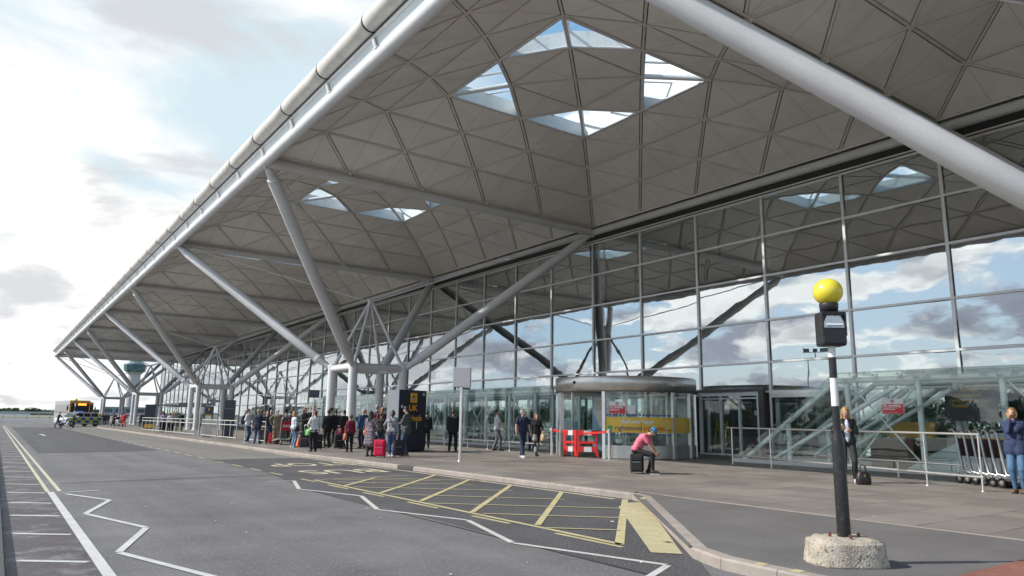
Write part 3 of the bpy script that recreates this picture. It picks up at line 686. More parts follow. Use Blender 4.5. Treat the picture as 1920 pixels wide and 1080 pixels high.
def enclosure(ya, yb, yend, zt, xf, xb, label, name='ramp_enclosure'):
    """front glass plane at xf: sloping up from ya (ground) to yb, then level to yend"""
    t = empty(name, (xf, ya, 0), label=label, cat='glass enclosure', group='glazed ramp enclosures beside the entrance')
    sg = 1 if yend > ya else -1
    def add(b, nm, m): o = b.build(nm, m, t); o.location = (-xf, -ya, 0); return o
    hgt = lambda y: zt*min(1, max(0, (y-ya)/(yb-ya)))
    step = 2.2; ysl = [ya]; y = ya
    while sg*(yend-y) > 0.6: y += sg*step if abs(y-ya) > 0 or True else 0; ysl.append(y)
    ysl[-1] = yend
    for x in (xf, xb):
        for a, c in zip(ysl[:-1], ysl[1:]):
            pts = [(x, a+sg*.01, 0.14), (x, c-sg*.01, 0.14)]
            ha, hc = max(hgt(a), 0.16), max(hgt(c), 0.16)
            if sg*(yb-a) > 0 and sg*(c-yb) > 0: pts += [(x, c-sg*.01, hc), (x, yb, zt), (x, a+sg*.01, ha)]
            else: pts += [(x, c-sg*.01, hc), (x, a+sg*.01, ha)]
            b = MB(); quad_slab(b, pts, (1, 0, 0)); add(b, 'glass_pane', M['clear'])
        b = MB(); b.box((x+0.01, (ya+yend)/2, 0.07), (0.10, abs(yend-ya), 0.13)); add(b, 'base_rail', M['base_rail'])
    # roof panes
    for a, c in zip(ysl[:-1], ysl[1:]):
        if abs(c-ya) < 0.5: continue
        segs = [(a, c)] if not (sg*(yb-a) > 0 and sg*(c-yb) > 0) else [(a, yb), (yb, c)]
        for p, q in segs:
            b = MB(); quad_slab(b, [(xf, p+sg*.01, hgt(p)+.02), (xb, p+sg*.01, hgt(p)+.02), (xb, q-sg*.01, hgt(q)+.02), (xf, q-sg*.01, hgt(q)+.02)], (0, 0, 1)); add(b, 'roof_pane', M['clear'])
    G = M['palegreen']
    for x in (xf+0.22, xb-0.2):
        b = MB(); b.tube((x, ya+sg*.35, 0.1), (x, yb, zt-0.22), 0.085, n=12); add(b, 'slope_tube', G)
        b = MB(); b.tube((x, yb, zt-0.22), (x, yend, zt-0.22), 0.085, n=12); add(b, 'top_tube', G)
        b = MB(); b.tube((x, ya+sg*1.6, 0.2), (x, yb+sg*1.9, zt-0.45), 0.07, n=10); add(b, 'slope_tube', G)
    fit = MB()
    for i, y in enumerate(ysl[1:-1]):
        h = hgt(y)-0.25
        for x in (xf+0.22, xb-0.2):
            b = MB(); b.tube((x, y, 0.0), (x, y, max(h, .1)), 0.085, n=12); add(b, 'post', G)
        for z in (0.9, 1.9):
            if z < h: spider(fit, (xf+0.13, y, z))
        spider(fit, (xf+0.13, y, max(h, 0.2)))
        if i % 2 and abs(y-ya) > abs(yb-ya):
            b = MB(); b.tube((xf+0.3, y, h), (xf+0.3, y+sg*step, 0.15), 0.028, n=6); b.tube((xf+0.36, y, 0.15), (xf+0.36, y+sg*step, h), 0.028, n=6); add(b, 'cross_rod', G)
    y = ya+sg*0.9
    while sg*(yb-y) > 0: spider(fit, (xf+0.13, y, hgt(y)-0.12)); y += sg*0.75
    while sg*(yend-y) > 0: spider(fit, (xf+0.13, y, zt-0.14)); y += sg*0.75
    o = add(fit, 'spider_fitting', M['stainless']); o['kind'] = 'stuff'
    return t, add
encR, addR = enclosure(-11.7, -15.75, -27.0, 3.0, 14.15, 17.0, 'sloping then level glass enclosure over the ramp, right of the dark doorway')
for z0, y0, y1 in ((0.35, -14.1, -17.4), (0.37, -14.8, -18.5)):
    b = MB(); b.tube((15.6+0.4*(y0 < -14.5), y0, z0), (15.6+0.4*(y0 < -14.5), y1, 2.5), 0.07, n=10); addR(b, 'stair_tube', M['palegreen'])
b = MB(); ys_ = np.linspace(-17.6, -22.2, 14); prof = [(y, 0.12+1.15*math.sin(min(1, (-17.6-y)/3.0)*PI/2)) for y in ys_]
for (y0, z0), (y1, z1) in zip(prof[:-1], prof[1:]): quad_slab(b, [(14.75, y0, 0.02), (14.75, y1, 0.02), (14.75, y1, z1), (14.75, y0, z0)], (1, 0, 0), 0.08)
addR(b, 'curved_ramp_panel', M['ramp_panel'])
for yy, zz_, w in ((-16.6, 0.5, 1.4), (-19.3, 0.45, 1.3)):
    b = MB(); b.bbox((16.2, yy, zz_), (0.7, w, 0.9), 0.04); addR(b, 'ticket_machine', mat('machine brown', (0.12, 0.07, 0.05), 0.5))
b = MB(); b.bbox((16.6, -16.9, 1.25), (0.1, 1.5, 0.5), 0.02); addR(b, 'yellow_sign', mat('sign amber', (0.55, 0.33, 0.05), 0.5))
sg_ = text('UK Arrivals\nInternational\nInformation\nToilets', 0.16, mat('amber letters', (0.85, 0.50, 0.06), 0.5), None, (0, 0, 0), (PI/2, 0, -PI/2), align='LEFT')
sg_.parent = encR; sg_.location = (16.3-14.15, -18.35+11.7, 2.25); sg_.name = 'sign_lettering'
b = MB(); b.box((16.33, -18.95, 2.02), (0.03, 1.6, 0.95)); addR(b, 'dark_sign_board', mat('dark sign board', (0.03, 0.035, 0.045), 0.4))
encL, addL = enclosure(46.0, 28.0, -1.6, 3.0, 13.7, 17.0, 'long level glass enclosure over the ramp, behind the people left of the revolving door')
for z in (0.95, 0.6):
    for x in (14.6, 15.6):
        b = MB(); b.tube((x, -1.5, z), (x, 30, z-0.1), 0.024, n=8); addL(b, 'ramp_handrail', M['stainless'])
for i in range(20):
    b = MB(); b.tube((14.6, -1+1.5*i, 0), (14.6, -1+1.5*i, 0.95), 0.02, n=6); addL(b, 'rail_post', M['stainless'])
def no_smoking(loc, rz, w, h, label):
    t = empty('no_smoking_sign', loc, rz, label=label, cat='sign', group='red and white no smoking signs')
    b = MB(); b.box((0, 0, h/2), (w, 0.012, h)); b.build('sign_plate', mat('sign white', (0.75, 0.75, 0.75), 0.4, var=0.02), t)
    b = MB(); b.box((0, -0.009, h*0.33), (w*0.97, 0.004, h*0.64)); b.build('red_field', mat('sign red', (0.62, 0.03, 0.04), 0.4, var=0.03), t)
    wt = mat('white lettering', (0.8, 0.8, 0.8), 0.4, var=0.02)
    text('No smoking', w*0.165, wt, t, (-w*0.45, -0.013, h*0.55), (PI/2, 0, 0), align='LEFT', bold=0.004)
    text('It is against the law to\nsmoke in this area', w*0.075, wt, t, (-w*0.45, -0.013, h*0.34), (PI/2, 0, 0), align='LEFT', bold=0.002)
    text('please do not smoke beyond this point', w*0.042, wt, t, (-w*0.45, -0.013, h*0.10), (PI/2, 0, 0), align='LEFT')
    b = MB(); mt = Matrix.Translation((0, -0.011, h*0.83)) @ Matrix.Rotation(PI/2, 4, 'X')
    b.lathe([(h*0.12, -.002), (h*0.12, .002), (h*0.09, .002), (h*0.09, -.002), (h*0.12, -.002)], n=20, M4=mt, smooth=False); b.box((0, 0, 0), (h*0.2, h*0.025, 0.004), M4=mt @ Matrix.Rotation(PI/4, 4, 'Z'))
    b.build('ban_ring', mat('sign red', (0.62, 0.03, 0.04)), t)
    b = MB(); b.box((0, -0.012, h*0.83), (h*0.14, 0.003, h*0.03)); b.build('cigarette_mark', M['dark'], t)
    return t
no_smoking((14.12, -17.62, 1.72), -PI/2, 0.66, 0.46, 'no smoking sign on the ramp enclosure glass, right of the woman with the phone')
no_smoking((13.05, -3.2, 1.62), -PI/2, 0.66, 0.46, 'no smoking sign on the glass above the red-haired woman')

# low rail and ramp hand rails in front of the enclosures
def rail(pts, z_list, post_at, label, r=0.028, group='stainless handrails along the glass enclosures'):
    t = empty('handrail', (pts[0][0], pts[0][1], 0), label=label, cat='handrail', group=group); o3 = Vector((pts[0][0], pts[0][1], 0))
    for z in z_list:
        b = MB(); b.path([Vector((*p, z))-o3 for p in pts], r, 10); b.build('rail', M['stainless'], t)
    P = [Vector(p) for p in pts]
    for (i, f) in post_at:
        p = P[i].lerp(P[i+1], f); b = MB(); b.tube((p.x-o3.x, p.y-o3.y, 0), (p.x-o3.x, p.y-o3.y, max(z_list)), 0.022, n=8); b.lathe([(0.05, 0), (0.05, 0.01), (0.022, 0.012)], (p.x-o3.x, p.y-o3.y, 0), 10); b.build('rail_post', M['stainless'], t)
    return t
rail([(13.07, -12.33), (9.85, -21.6)], (1.22, 0.30), [(0, 0.03), (0, 0.245), (0, 0.847), (0, 0.995)], 'waist-high stainless handrail with two bars in front of the right ramp enclosure')
rail([(13.3, -15.6), (12.6, -18.2), (12.2, -20.3)], (0.42, ), [(0, 0.5), (1, 0.1), (1, 0.9)], 'short low steel bar between the tall handrail and the glass, right of the black handbag')
rail([(11.6, 12), (11.4, 3), (11.1, -2.5), (10.9, -4.6)], (0.40, ), [(0, 0.1), (0, 0.35), (0, 0.6), (0, 0.85), (1, 0.2), (1, 0.55), (1, 0.9), (2, 0.8)], 'knee-high steel guard bar along the long left enclosure')

# ------------------------------------------------------------------ revolving door drum
DC = Vector((13.39, -7.0)); DR = 2.83
drum = empty('revolving_door', (DC.x, DC.y, 0), label='big round revolving door with steel rim lettered Departures and a yellow band', cat='revolving door')
b = MB(); b.lathe([(DR-0.12, 2.50), (DR+0.06, 2.50), (DR+0.06, 3.06), (DR+0.03, 3.09), (0, 3.10)], n=72); b.lathe([(0, 2.52), (DR-0.1, 2.51)], n=72)
b.build('rim', mat('brushed drum steel', (0.60, 0.585, 0.56), 0.34, 0.85, 0.12, 2.5), drum)
b = MB(); b.lathe([(DR+0.064, 2.50), (DR+0.064, 2.52)], n=72); b.build('rim_shadow_gap', M['dark'], drum)
# angles measured from -Y axis, clockwise seen from above is towards -X
def dp(a, r, z=0):  # a degrees, 0 = towards -X-Y (camera side)
    w = R(225+a); return Vector((r*math.cos(w), r*math.sin(w), z))
posts = [-88, -65, -16, 41, 63.5, 90]
M['brushed'] = mat('brushed drum steel', (0.60, 0.585, 0.56), 0.34, 0.85, 0.12, 2.5)
for a in posts:
    b = MB(); p = dp(a, DR-0.03); b.box((p.x, p.y, 1.25), (0.12, 0.12, 2.5), rz=R(225+a)); b.build('door_post', M['stainless'], drum)
def arc(b, a0, a1, r, z0, z1, n=12, t=0.015, mi=0):
    w0, w1 = R(225+a0), R(225+a1)
    b.lathe([(r, z0), (r+t, z0), (r+t, z1), (r, z1), (r, z0)], n=n, a0=w0, a1=w1, mi=mi, smooth=False)
for a0, a1 in ((-88, -66), (-15, 12.7), (13.1, 40), (42, 62.5), (64.5, 89)):
    b = MB(); arc(b, a0, a1, DR-0.05, 0.52, 2.5); b.build('curved_glass', M['clear'], drum)
    b = MB(); arc(b, a0, a1, DR-0.05, 0.02, 0.5, t=0.04); b.build('kick_panel', M['brushed'], drum)
M['banner'] = mat('yellow banner film', (0.82, 0.56, 0.08), 0.45, 0, 0.10, 1.2)
M['banner_lt'] = mat('pale yellow sun print', (0.78, 0.60, 0.20), 0.45, 0, 0.05, 1.2)
for a0, a1 in ((-14.6, 12.7), (13.1, 39.6), (42.3, 62)):
    b = MB(); arc(b, a0, a1, DR-0.032, 0.97, 1.54, n=14, t=0.008); b.build('banner', M['banner'], drum)
def wrap(me, a_mid, r, z):
    """bend flat lettering (x right, y up) round the drum"""
    for v in me.vertices:
        a = a_mid + math.degrees(v.co.x/r); p = dp(a, r + v.co.z); v.co = Vector((p.x, p.y, z+v.co.y))
def wrapped(s, size, m, a, z, r, nm='lettering', **kw):
    me = text_mesh(s, size, 0.002, **kw); me.materials.clear(); me.materials.append(m); wrap(me, a, r, z)
    return link(bpy.data.objects.new(nm, me), drum)
WL = mat('white lettering', (0.8, 0.8, 0.8)); 
def wfit(s_, width, h, m, a, z, r, **kw):
    me = text_mesh(s_, 1.0, 0.002, **kw); xs = [v.co.x for v in me.vertices]; w = max(xs)-min(xs); cx_ = (max(xs)+min(xs))/2
    for v in me.vertices: v.co.x = (v.co.x-cx_)*width/w; v.co.y *= h
    me.materials.clear(); me.materials.append(m); wrap(me, a, r, z); return link(bpy.data.objects.new('lettering', me), drum)
wfit('find your happy', 1.24, 0.21, WL, 10.5, 1.38, DR-0.016, bold=0.03)
wfit('rightmove', 0.98, 0.27, mat('purple grey letters', (0.13, 0.08, 0.16), 0.5), 2.8, 1.14, DR-0.016, bold=0.01)
wfit('overseas', 0.88, 0.27, mat('orange letters', (0.62, 0.13, 0.03), 0.5), 23.2, 1.14, DR-0.016, bold=0.01)
wfit('.com', 0.24, 0.14, mat('orange letters', (0.62, 0.13, 0.03)), 35.5, 1.08, DR-0.016, bold=0.008)
wfit('Departures', 0.92, 0.22, mat('bright lettering', (0.9, 0.9, 0.9), 0.6), 43.5, 2.82, DR+0.072, bold=0.03)
# little green and blue house mark and pale sun print on the band
for (a_, r_, c_) in ((-11.0, 0.09, (0.05, 0.40, 0.20)), (33, 0.24, None), (53, 0.2, None)):
    me_ = MB(); k = 20; q = [(r_*math.cos(2*PI*i/k), r_*math.sin(2*PI*i/k)) for i in range(k)]; me_.add([(x_, y_, 0.001) for x_, y_ in q], [tuple(range(k))])
    me = me_.mesh('banner_mark', M['banner_lt'] if c_ is None else mat('mark green', c_, 0.5)); wrap(me, a_, DR-0.020, 1.22 if c_ is None else 1.15); link(bpy.data.objects.new('banner_mark', me), drum)
b = MB()
for k in range(18):
    a = -18.2 + 36*k/17*0.0
for k in range(24):
    for z in (1.62, 0.90):
        a = -13.5+2.55*k+(0.4 if z < 1 else 0)
        if a > 61 or abs(a-41) < 2: continue
        p = dp(a, DR-0.028, z); b.ell(p, (0.035, 0.035, 0.035), 8, 5)
b.build('blue_dots', mat('blue dots film', (0.02, 0.05, 0.28), 0.4), drum, kind='stuff')
b = MB(); me = None
for (a, r0) in ((27, 0.18), (48, 0.2)):
    pass
# inner leaves with posters
for i, (ang, po) in enumerate(((-52, 1), (-75, 0), (38, 0), (128, 0))):
    d = dp(ang, 1).normalized(); b = MB(); M4 = Matrix.Rotation(R(225+ang), 4, 'Z')
    b.box((1.35, 0, 1.25), (2.5, 0.012, 2.3), M4=M4); b.build('door_leaf_glass', M['clear'], drum)
    b = MB()
    for c, dd in (((2.6, 0, 1.25), (0.07, 0.06, 2.5)), ((0.08, 0, 1.25), (0.07, 0.06, 2.5)), ((1.35, 0, 0.08), (2.5, 0.05, 0.14)), ((1.35, 0, 2.42), (2.5, 0.05, 0.10)), ((1.35, 0, 0.95), (2.5, 0.05, 0.05))): b.box(c, dd, M4=M4)
    b.build('door_leaf_frame', M['stainless'], drum)
# blue poster panel facing the street inside the open mouth
pl = empty('poster_panel', (0, 0, 0)); pl.parent = drum; pl.location = (dp(-27, 1.9).x, dp(-27, 1.9).y, 0); pl.rotation_euler = (0, 0, R(-47))
b = MB(); b.box((0, 0, 1.68), (0.80, 0.02, 1.3)); b.box((0, 0, 0.6), (0.80, 0.02, 0.72)); b.build('poster', mat('poster pale blue', (0.22, 0.42, 0.52), 0.5, 0, 0.1, 2), pl)
b = MB(); b.add([(-0.3, -0.013, 2.3), (-0.36, -0.013, 1.75), (-0.1, -0.013, 1.1), (0.38, -0.013, 2.0), (0.2, -0.013, 2.3)], [(0, 1, 2, 3, 4)]); b.build('poster_shape', mat('poster cream', (0.62, 0.62, 0.55), 0.5), pl)
text('ahh at the seal.\nForget about the\ntaxi. jump in our\nprivate pool.', 0.10, mat('poster brown letters', (0.35, 0.16, 0.07)), pl, (0, -0.016, 2.0), (PI/2, 0, 0))
b = MB(); b.tube((0, 0, 0), (0, 0, 2.5), 0.06, n=10); b.build('centre_shaft', M['stainless'], drum)
b = MB(); p = dp(-42, DR+0.07, 2.86); b.ell(p, (0.06, 0.06, 0.06), 10, 6); b.build('camera_dome', M['dark'], drum)
b = MB(); b.box((3.5, 1.4, 1.25), (2.0, 0.1, 2.5)); b.box((3.5, 0.6, 2.56), (2.0, 1.6, 0.1)); b.build('link_tunnel', M['stainless'], drum)
b = MB(); b.lathe([(0, 0.006), (DR, 0.006), (DR, 0)], n=48); b.build('door_mat', mat('door mat dark', (0.03, 0.03, 0.032), 0.9), drum)
ns = no_smoking((0, 0, 0), 0, 0.62, 0.46, 'no smoking sign on the curved glass of the revolving door above the yellow band')
p = dp(-5.5, DR+0.0); ns.location = (DC.x+p.x, DC.y+p.y, 1.66); ns.rotation_euler = (0, 0, R(225-5.5+90))
p = dp(5.6, DR-0.02); nt_ = MB(); nt_.box((0, 0, 0), (0.24, 0.01, 0.33))
o = nt_.build('paper_notice', mat('white paper', (0.75, 0.76, 0.78), 0.6, var=0.03), label='small white paper notice taped right of the no smoking sign on the revolving door', cat='notice'); o.location = (DC.x+p.x*1.01, DC.y+p.y*1.01, 1.83); o.rotation_euler = (0, 0, R(225+5.6+90))

# entrance portal right of the drum, fixed on the glass wall
port = empty('entrance_portal', (17.9, -8.5, 0), label='dark framed doorway with pale green door posts between the revolving door and the ramp', cat='doorway')
M['darkgrey'] = mat('dark grey cladding', (0.09, 0.09, 0.095), 0.5, 0, 0.08, 3)
b = MB(); b.box((0, 1.62, 1.35), (0.28, 0.26, 2.7)); b.box((0, -1.95, 1.35), (0.28, 0.26, 2.7)); b.box((0, -0.16, 2.76), (0.30, 3.9, 0.10)); b.build('frame', M['darkgrey'], port)
for y in (1.35, 0.22, -0.75, -1.68):
    b = MB(); b.box((0.05, y, 1.3), (0.10, 0.10, 2.6)); b.build('door_post', M['palegreen'], port)
b = MB(); b.box((0.05, -0.16, 2.60), (0.12, 3.2, 0.16)); b.box((0.1, -0.16, 2.42), (0.12, 3.2, 0.06)); b.build('door_header', M['palegreen'], port)
for y in (0.78, -0.27, -1.2):
    b = MB(); b.box((0.08, y, 1.2), (0.012, 0.9, 2.3)); b.build('door_glass', M['clear'], port)
b = MB(); b.box((0.9, -1.15, 1.55), (0.05, 0.7, 1.0)); b.build('direction_sign', mat('dark sign board', (0.03, 0.035, 0.045)), port)
b = MB(); b.box((0.86, -1.25, 1.32), (0.02, 0.5, 0.26)); b.build('blue_sign_field', mat('sign blue', (0.05, 0.22, 0.45), 0.5), port)
b = MB(); b.box((0.86, -0.98, 1.82), (0.02, 0.2, 0.2)); b.build('arrow_field', WL, port)
text('Bag drop', 0.10, WL, port, (0.84, -1.35, 1.82), (PI/2, 0, -PI/2))
port2 = empty('automatic_door', (17.95, -12.0, 0), label='dark automatic double doorway partly hidden by the sloping glass', cat='doorway')
b = MB(); b.box((0, 0, 2.62), (0.18, 2.4, 0.12)); b.box((0, 0, 2.5), (0.10, 2.3, 0.14)); b.build('door_header', M['stainless'], port2)
for y in (-1.15, 0, 1.15):
    b = MB(); b.box((0, y, 1.22), (0.06, 0.05, 2.44)); b.build('door_stile', M['darkgrey'], port2)
for y in (-.58, .58):
    b = MB(); b.box((0.03, y, 1.22), (0.012, 1.1, 2.4)); b.build('door_glass', M['clear'], port2)
# step ladder just inside
lad = empty('step_ladder', (18.9, -7.55, 0), R(100), label='yellow and silver step ladder standing just inside the doorway', cat='ladder')
LY = mat('ladder yellow', (0.62, 0.62, 0.06), 0.5)
for s in (-1, 1):
    for k in (-1, 1):
        b = MB(); b.box((s*0.25, 0, 0.75), (0.05, 0.03, 1.5), M4=Matrix.Translation((0, k*0.03, 0)) @ Matrix.Rotation(R(13*k), 4, 'X') @ Matrix.Translation((0, 0, 0))); o = b.build('ladder_rail', LY, lad); o.location = (0, k*0.33, 0)
for i in range(5):
    b = MB(); z = 0.25+0.26*i; b.box((0, -0.36+z*0.23, z), (0.48, 0.08, 0.03)); b.build('ladder_tread', M['stainless'], lad)

# red plastic chapter-8 style barrier in the revolving door mouth
RED = mat('red barrier plastic', (0.66, 0.025, 0.02), 0.4, 0, 0.06, 3)
def barrier(loc, rz, label, w=0.82):
    t = empty('folding_barrier', loc, rz, label=label, cat='barrier', group='red plastic folding barriers')
    h = 1.0
    for x in (-w/2+0.05, w/2-0.05):
        b = MB(); b.bbox((x, 0, 0.54), (0.09, 0.05, 0.98), 0.012); b.build('upright', RED, t)
        b = MB(); b.prism([(x-0.09, 0), (x-0.03, 0), (x+0.05, 0.22), (x-0.05, 0.22)] if x < 0 else [(x+0.03, 0), (x+0.09, 0), (x+0.05, 0.22), (x-0.05, 0.22)], -0.03, 0.03, M4=Matrix.Rotation(PI/2, 4, 'X')); b.build('foot', RED, t)
    for z, hh in ((0.92, 0.20), (0.55, 0.10), (0.30, 0.20)):
        b = MB(); b.bbox((0, 0, z), (w-0.04, 0.045, hh), 0.012); b.build('crossbar', RED, t)
    for z in (0.92, 0.30):
        b = MB(); b.box((0.02, -0.027, z), (w*0.36, 0.006, 0.19)); b.build('reflective_panel', mat('reflective white', (0.72, 0.74, 0.75), 0.35, var=0.03), t)
    return t
barrier((10.93, -7.42, 0), R(-47), 'right leaf of the red plastic barrier closing the revolving door mouth')
barrier((10.54, -6.86, 0), R(-68), 'narrower left leaf of the red plastic barrier closing the revolving door mouth', 0.55)
def tape_post(loc, label):
    t = empty('tape_post', loc, label=label, cat='post', group='steel posts of the red belt barrier')
    b = MB(); b.tube((0, 0, 0), (0, 0, 1.08), 0.055, n=14); b.lathe([(0.055, 1.08), (0.04, 1.10), (0, 1.10)], n=14); b.build('post_tube', M['stainless'], t)
    b = MB(); b.bbox((0, 0, 1.0), (0.13, 0.13, 0.12), 0.01); b.build('belt_head', M['base_rail'], t); return t
tape_post((10.75, -5.45, 0), 'steel post holding the left end of the red belt'); tape_post((10.9, -8.68, 0), 'steel post holding the right end of the red belt by the drum')
b = MB(); P0 = Vector((10.72, -5.5, 1.0)); P1 = Vector((10.87, -8.63, 1.0)); n = 12
for i in range(n):
    a = P0.lerp(P1, i/n); c = P0.lerp(P1, (i+1)/n); a.z -= 0.10*math.sin(PI*i/n); c.z -= 0.10*math.sin(PI*(i+1)/n)
    quad_slab(b, [a-Vector((0, 0, .035)), c-Vector((0, 0, .035)), c+Vector((0, 0, .035)), a+Vector((0, 0, .035))], (-1, 0, 0), 0.003)
tag(b.build('belt_tape', RED), 'sagging red belt stretched across the revolving door mouth', 'belt')
tape_post((11.75, -4.6, 0), 'short steel post left of the belt, behind the handbag woman')
ad = empty('advert_stand', (12.0, -5.0, 0), R(-45), label='pale blue advert stand behind the red-haired woman', cat='sign')
b = MB(); b.bbox((0, 0, 0.95), (0.75, 0.06, 1.0), 0.01); b.build('advert_panel', mat('advert blue', (0.12, 0.42, 0.62), 0.5), ad)
b = MB(); b.box((-0.08, -0.034, 1.1), (0.48, 0.004, 0.5)); b.build('advert_print', mat('advert print', (0.55, 0.68, 0.75), 0.5, var=0.2, vscale=9), ad)
b = MB(); b.tube((-.3, 0, 0), (-.3, 0, .5), .03); b.tube((.3, 0, 0), (.3, 0, .5), .03); b.build('stand_leg', M['stainless'], ad)

# ------------------------------------------------------------------ UK Arrivals box
NAVY = mat('navy sign panel', (0.018, 0.022, 0.040), 0.35, 0, 0.1, 2, clear=0.2)
SUNSIDE = mat('sun toned side panel', (0.22, 0.235, 0.27), 0.4, 0, 0.06, 2)  # lighter grey puts the sun on the box's left side into its colour
AMB = mat('amber lettering', (0.80, 0.46, 0.05), 0.4, var=0.04)
k_rz = math.atan2(0.50, 1.62)
kio = empty('arrivals_box', (5.80, -1.49, 0), k_rz, label='tall navy box sign reading UK Arrivals with a yellow house symbol', cat='sign box')
W, D, H = 1.60, 0.75, 2.56
b = MB(); b.bbox((W/2, D/2, H/2+0.02), (W, D, H-0.04), 0.02); b.build('box_body', NAVY, kio)
b = MB(); b.box((-0.004, D/2, H/2+0.03), (0.012, D-0.06, H-0.1)); b.build('side_panel', SUNSIDE, kio)
b = MB(); b.box((W/2, -0.004, H/2+0.03), (W-0.06, 0.012, H-0.1)); b.build('front_panel', NAVY, kio)
text('UK', 0.37, AMB, kio, (W/2, -0.014, 1.80), (PI/2, 0, 0), bold=0.006); text('Arrivals', 0.335, AMB, kio, (W/2+0.02, -0.014, 1.38), (PI/2, 0, 0), bold=0.006)
b = MB(); b.box((W/2+0.02, -0.014, 2.24), (0.40, 0.008, 0.40)); b.build('symbol_tile', AMB, kio)
b = MB(); b.prism([(-0.11, -0.02), (0, 0.13), (0.11, -0.02), (0.07, -0.02), (0.07, -0.11), (-0.07, -0.11), (-0.07, -0.02)], 0, 0.004, M4=Matrix.Translation((W/2+0.02, -0.018, 2.24)) @ Matrix.Rotation(PI/2, 4, 'X')); b.build('house_symbol', M['dark'], kio)
b = MB(); b.lathe([(0.045, 0), (0.045, 0.006), (0, 0.006)], n=12, M4=Matrix.Translation((W/2+0.02, -0.022, 2.21)) @ Matrix.Rotation(PI/2, 4, 'X')); b.build('symbol_dot', WL, kio)
for (x, z) in ((W-0.18, 2.40), (0.16, 1.86)):
    b = MB(); b.lathe([(0.075, 0), (0.07, 0.02), (0, 0.03)], n=16, M4=Matrix.Translation((x, -0.012, z)) @ Matrix.Rotation(PI/2, 4, 'X')); b.build('lamp_disc', M['base_rail'], kio)
b = MB(); b.lathe([(0.05, 0), (0.045, 0.015), (0, 0.02)], n=14, M4=Matrix.Translation((-0.012, 0.9, 2.3)) @ Matrix.Rotation(-PI/2, 4, 'Y')); b.build('lamp_disc', WL, kio)
b = MB(); b.bbox((0.25, -0.05, 1.13), (0.30, 0.07, 0.42), 0.01); b.box((0.25, -0.088, 1.15), (0.24, 0.004, 0.28), mi=1); b.build('ticket_screen', [M['base_rail'], mat('screen grey blue', (0.35, 0.42, 0.46), 0.2)], kio)
b = MB(); b.path([(W*0.62, -0.02, 0.95), (W*0.62, -0.06, 0.97), (W*0.62, -0.06, 1.22), (W*0.62, -0.02, 1.24)], 0.012, 8); b.build('pull_handle', M['stainless'], kio)
b = MB(); b.box((W/2, D/2, 0.012), (W-0.1, D-0.1, 0.024)); b.build('plinth', M['dark'], kio)
b = MB(); b.box((W+0.35, 0.3, 0.006), (0.7, 0.5, 0.012)); b.build('box_shadow_sheet', mat('box shadow dark', (0.05, 0.05, 0.05), 0.6), kio)  # dark sheet laid on the paving as the box's cast shadow

# blank sign on a steel pole
sp = empty('pole_sign', (4.93, -7.82, 0), R(-38), label='blank light grey box sign on a steel pole near the kerb', cat='sign')
b = MB(); b.tube((0, 0, 0), (0, 0, 2.45), 0.055, n=16); b.lathe([(0.08, 0), (0.08, 0.015), (0.055, 0.02)], n=16); b.build('pole', M['stainless'], sp)
b = MB(); b.bbox((0, 0.02, 2.78), (0.60, 0.30, 0.66), 0.015); b.build('sign_box', mat('light grey sign box', (0.50, 0.50, 0.52), 0.4, 0, 0.05, 2), sp)
b = MB(); b.box((0.16, 0.0, 2.40), (0.26, 0.08, 0.06)); b.box((-0.12, 0, 2.43), (0.05, 0.06, 0.05)); b.build('bracket', M['darkgrey'], sp)
ds = empty('display_post', (3.75, 2.9, 0), R(-20), label='small dark departure display on a thin pole behind the queue', cat='sign')
b = MB(); b.tube((0, 0, 0), (0, 0, 2.3), 0.035, n=12); b.build('pole', M['stainless'], ds)
b = MB(); b.bbox((0, 0, 2.40), (0.46, 0.14, 0.34), 0.015); b.build('display_case', NAVY, ds)
text('Coach stop 12\nNational routes', 0.06, mat('blue display letters', (0.10, 0.16, 0.42)), ds, (0, -0.075, 2.42), (PI/2, 0, 0))

# ------------------------------------------------------------------ belisha beacon at the crossing
bel = empty('belisha_beacon', (-0.60, -24.39, 0), R(-36), label='belisha beacon with a yellow globe on a black and white pole in a concrete base', cat='crossing beacon', group='belisha beacons')
BLK = mat('black post paint', (0.016, 0.016, 0.018), 0.32, 0, 0.25, 6, 0.002, 20, speck=0.3, sscale=26, spcol=(0.10, 0.10, 0.10)); WHT = mat('white post paint', (0.78, 0.78, 0.77), 0.4, 0, 0.06, 5, speck=0.3, sscale=18, spcol=(0.5, 0.49, 0.46))
M['aggregate'] = mat('exposed aggregate concrete', (0.42, 0.37, 0.30), 0.9, 0, 0.3, 4, 0.012, 60, speck=1.0, sscale=42, spcol=(0.12, 0.105, 0.095), blotch=(0.6, 4, (0.52, 0.49, 0.43), 0.55, 0.62))
bs = bmesh.new(); bmesh.ops.create_cube(bs, size=1); bmesh.ops.subdivide_edges(bs, edges=bs.edges[:], cuts=14, use_grid_fill=True)
from mathutils import noise as mn
for v in bs.verts:
    p = v.co*2; q = Vector((math.copysign(abs(p.x)**1, p.x), p.y, p.z)); l4 = (abs(q.x)**3.2+abs(q.y)**3.2)**(1/3.2) or 1; s = max(abs(q.x), abs(q.y))/l4 if l4 else 1
    x, y = q.x*s, q.y*s; zf = (q.z+1)/2; tp_ = 1 - 0.10*zf - (0.10 if zf > 0.93 else 0)
    zz2 = zf - 0.10*max(0, (max(abs(x), abs(y))-0.75)/0.25)*(1 if zf > .9 else 0)
    nn = mn.noise(Vector((x*6, y*5, zf*3)))*0.012 + mn.noise(Vector((x*25, y*20, zf*12)))*0.004
    v.co = Vector((x*0.315*tp_*(1+nn*2), y*0.235*tp_*(1+nn*2), zz2*0.215 + nn*0.6*(zf > .9)))
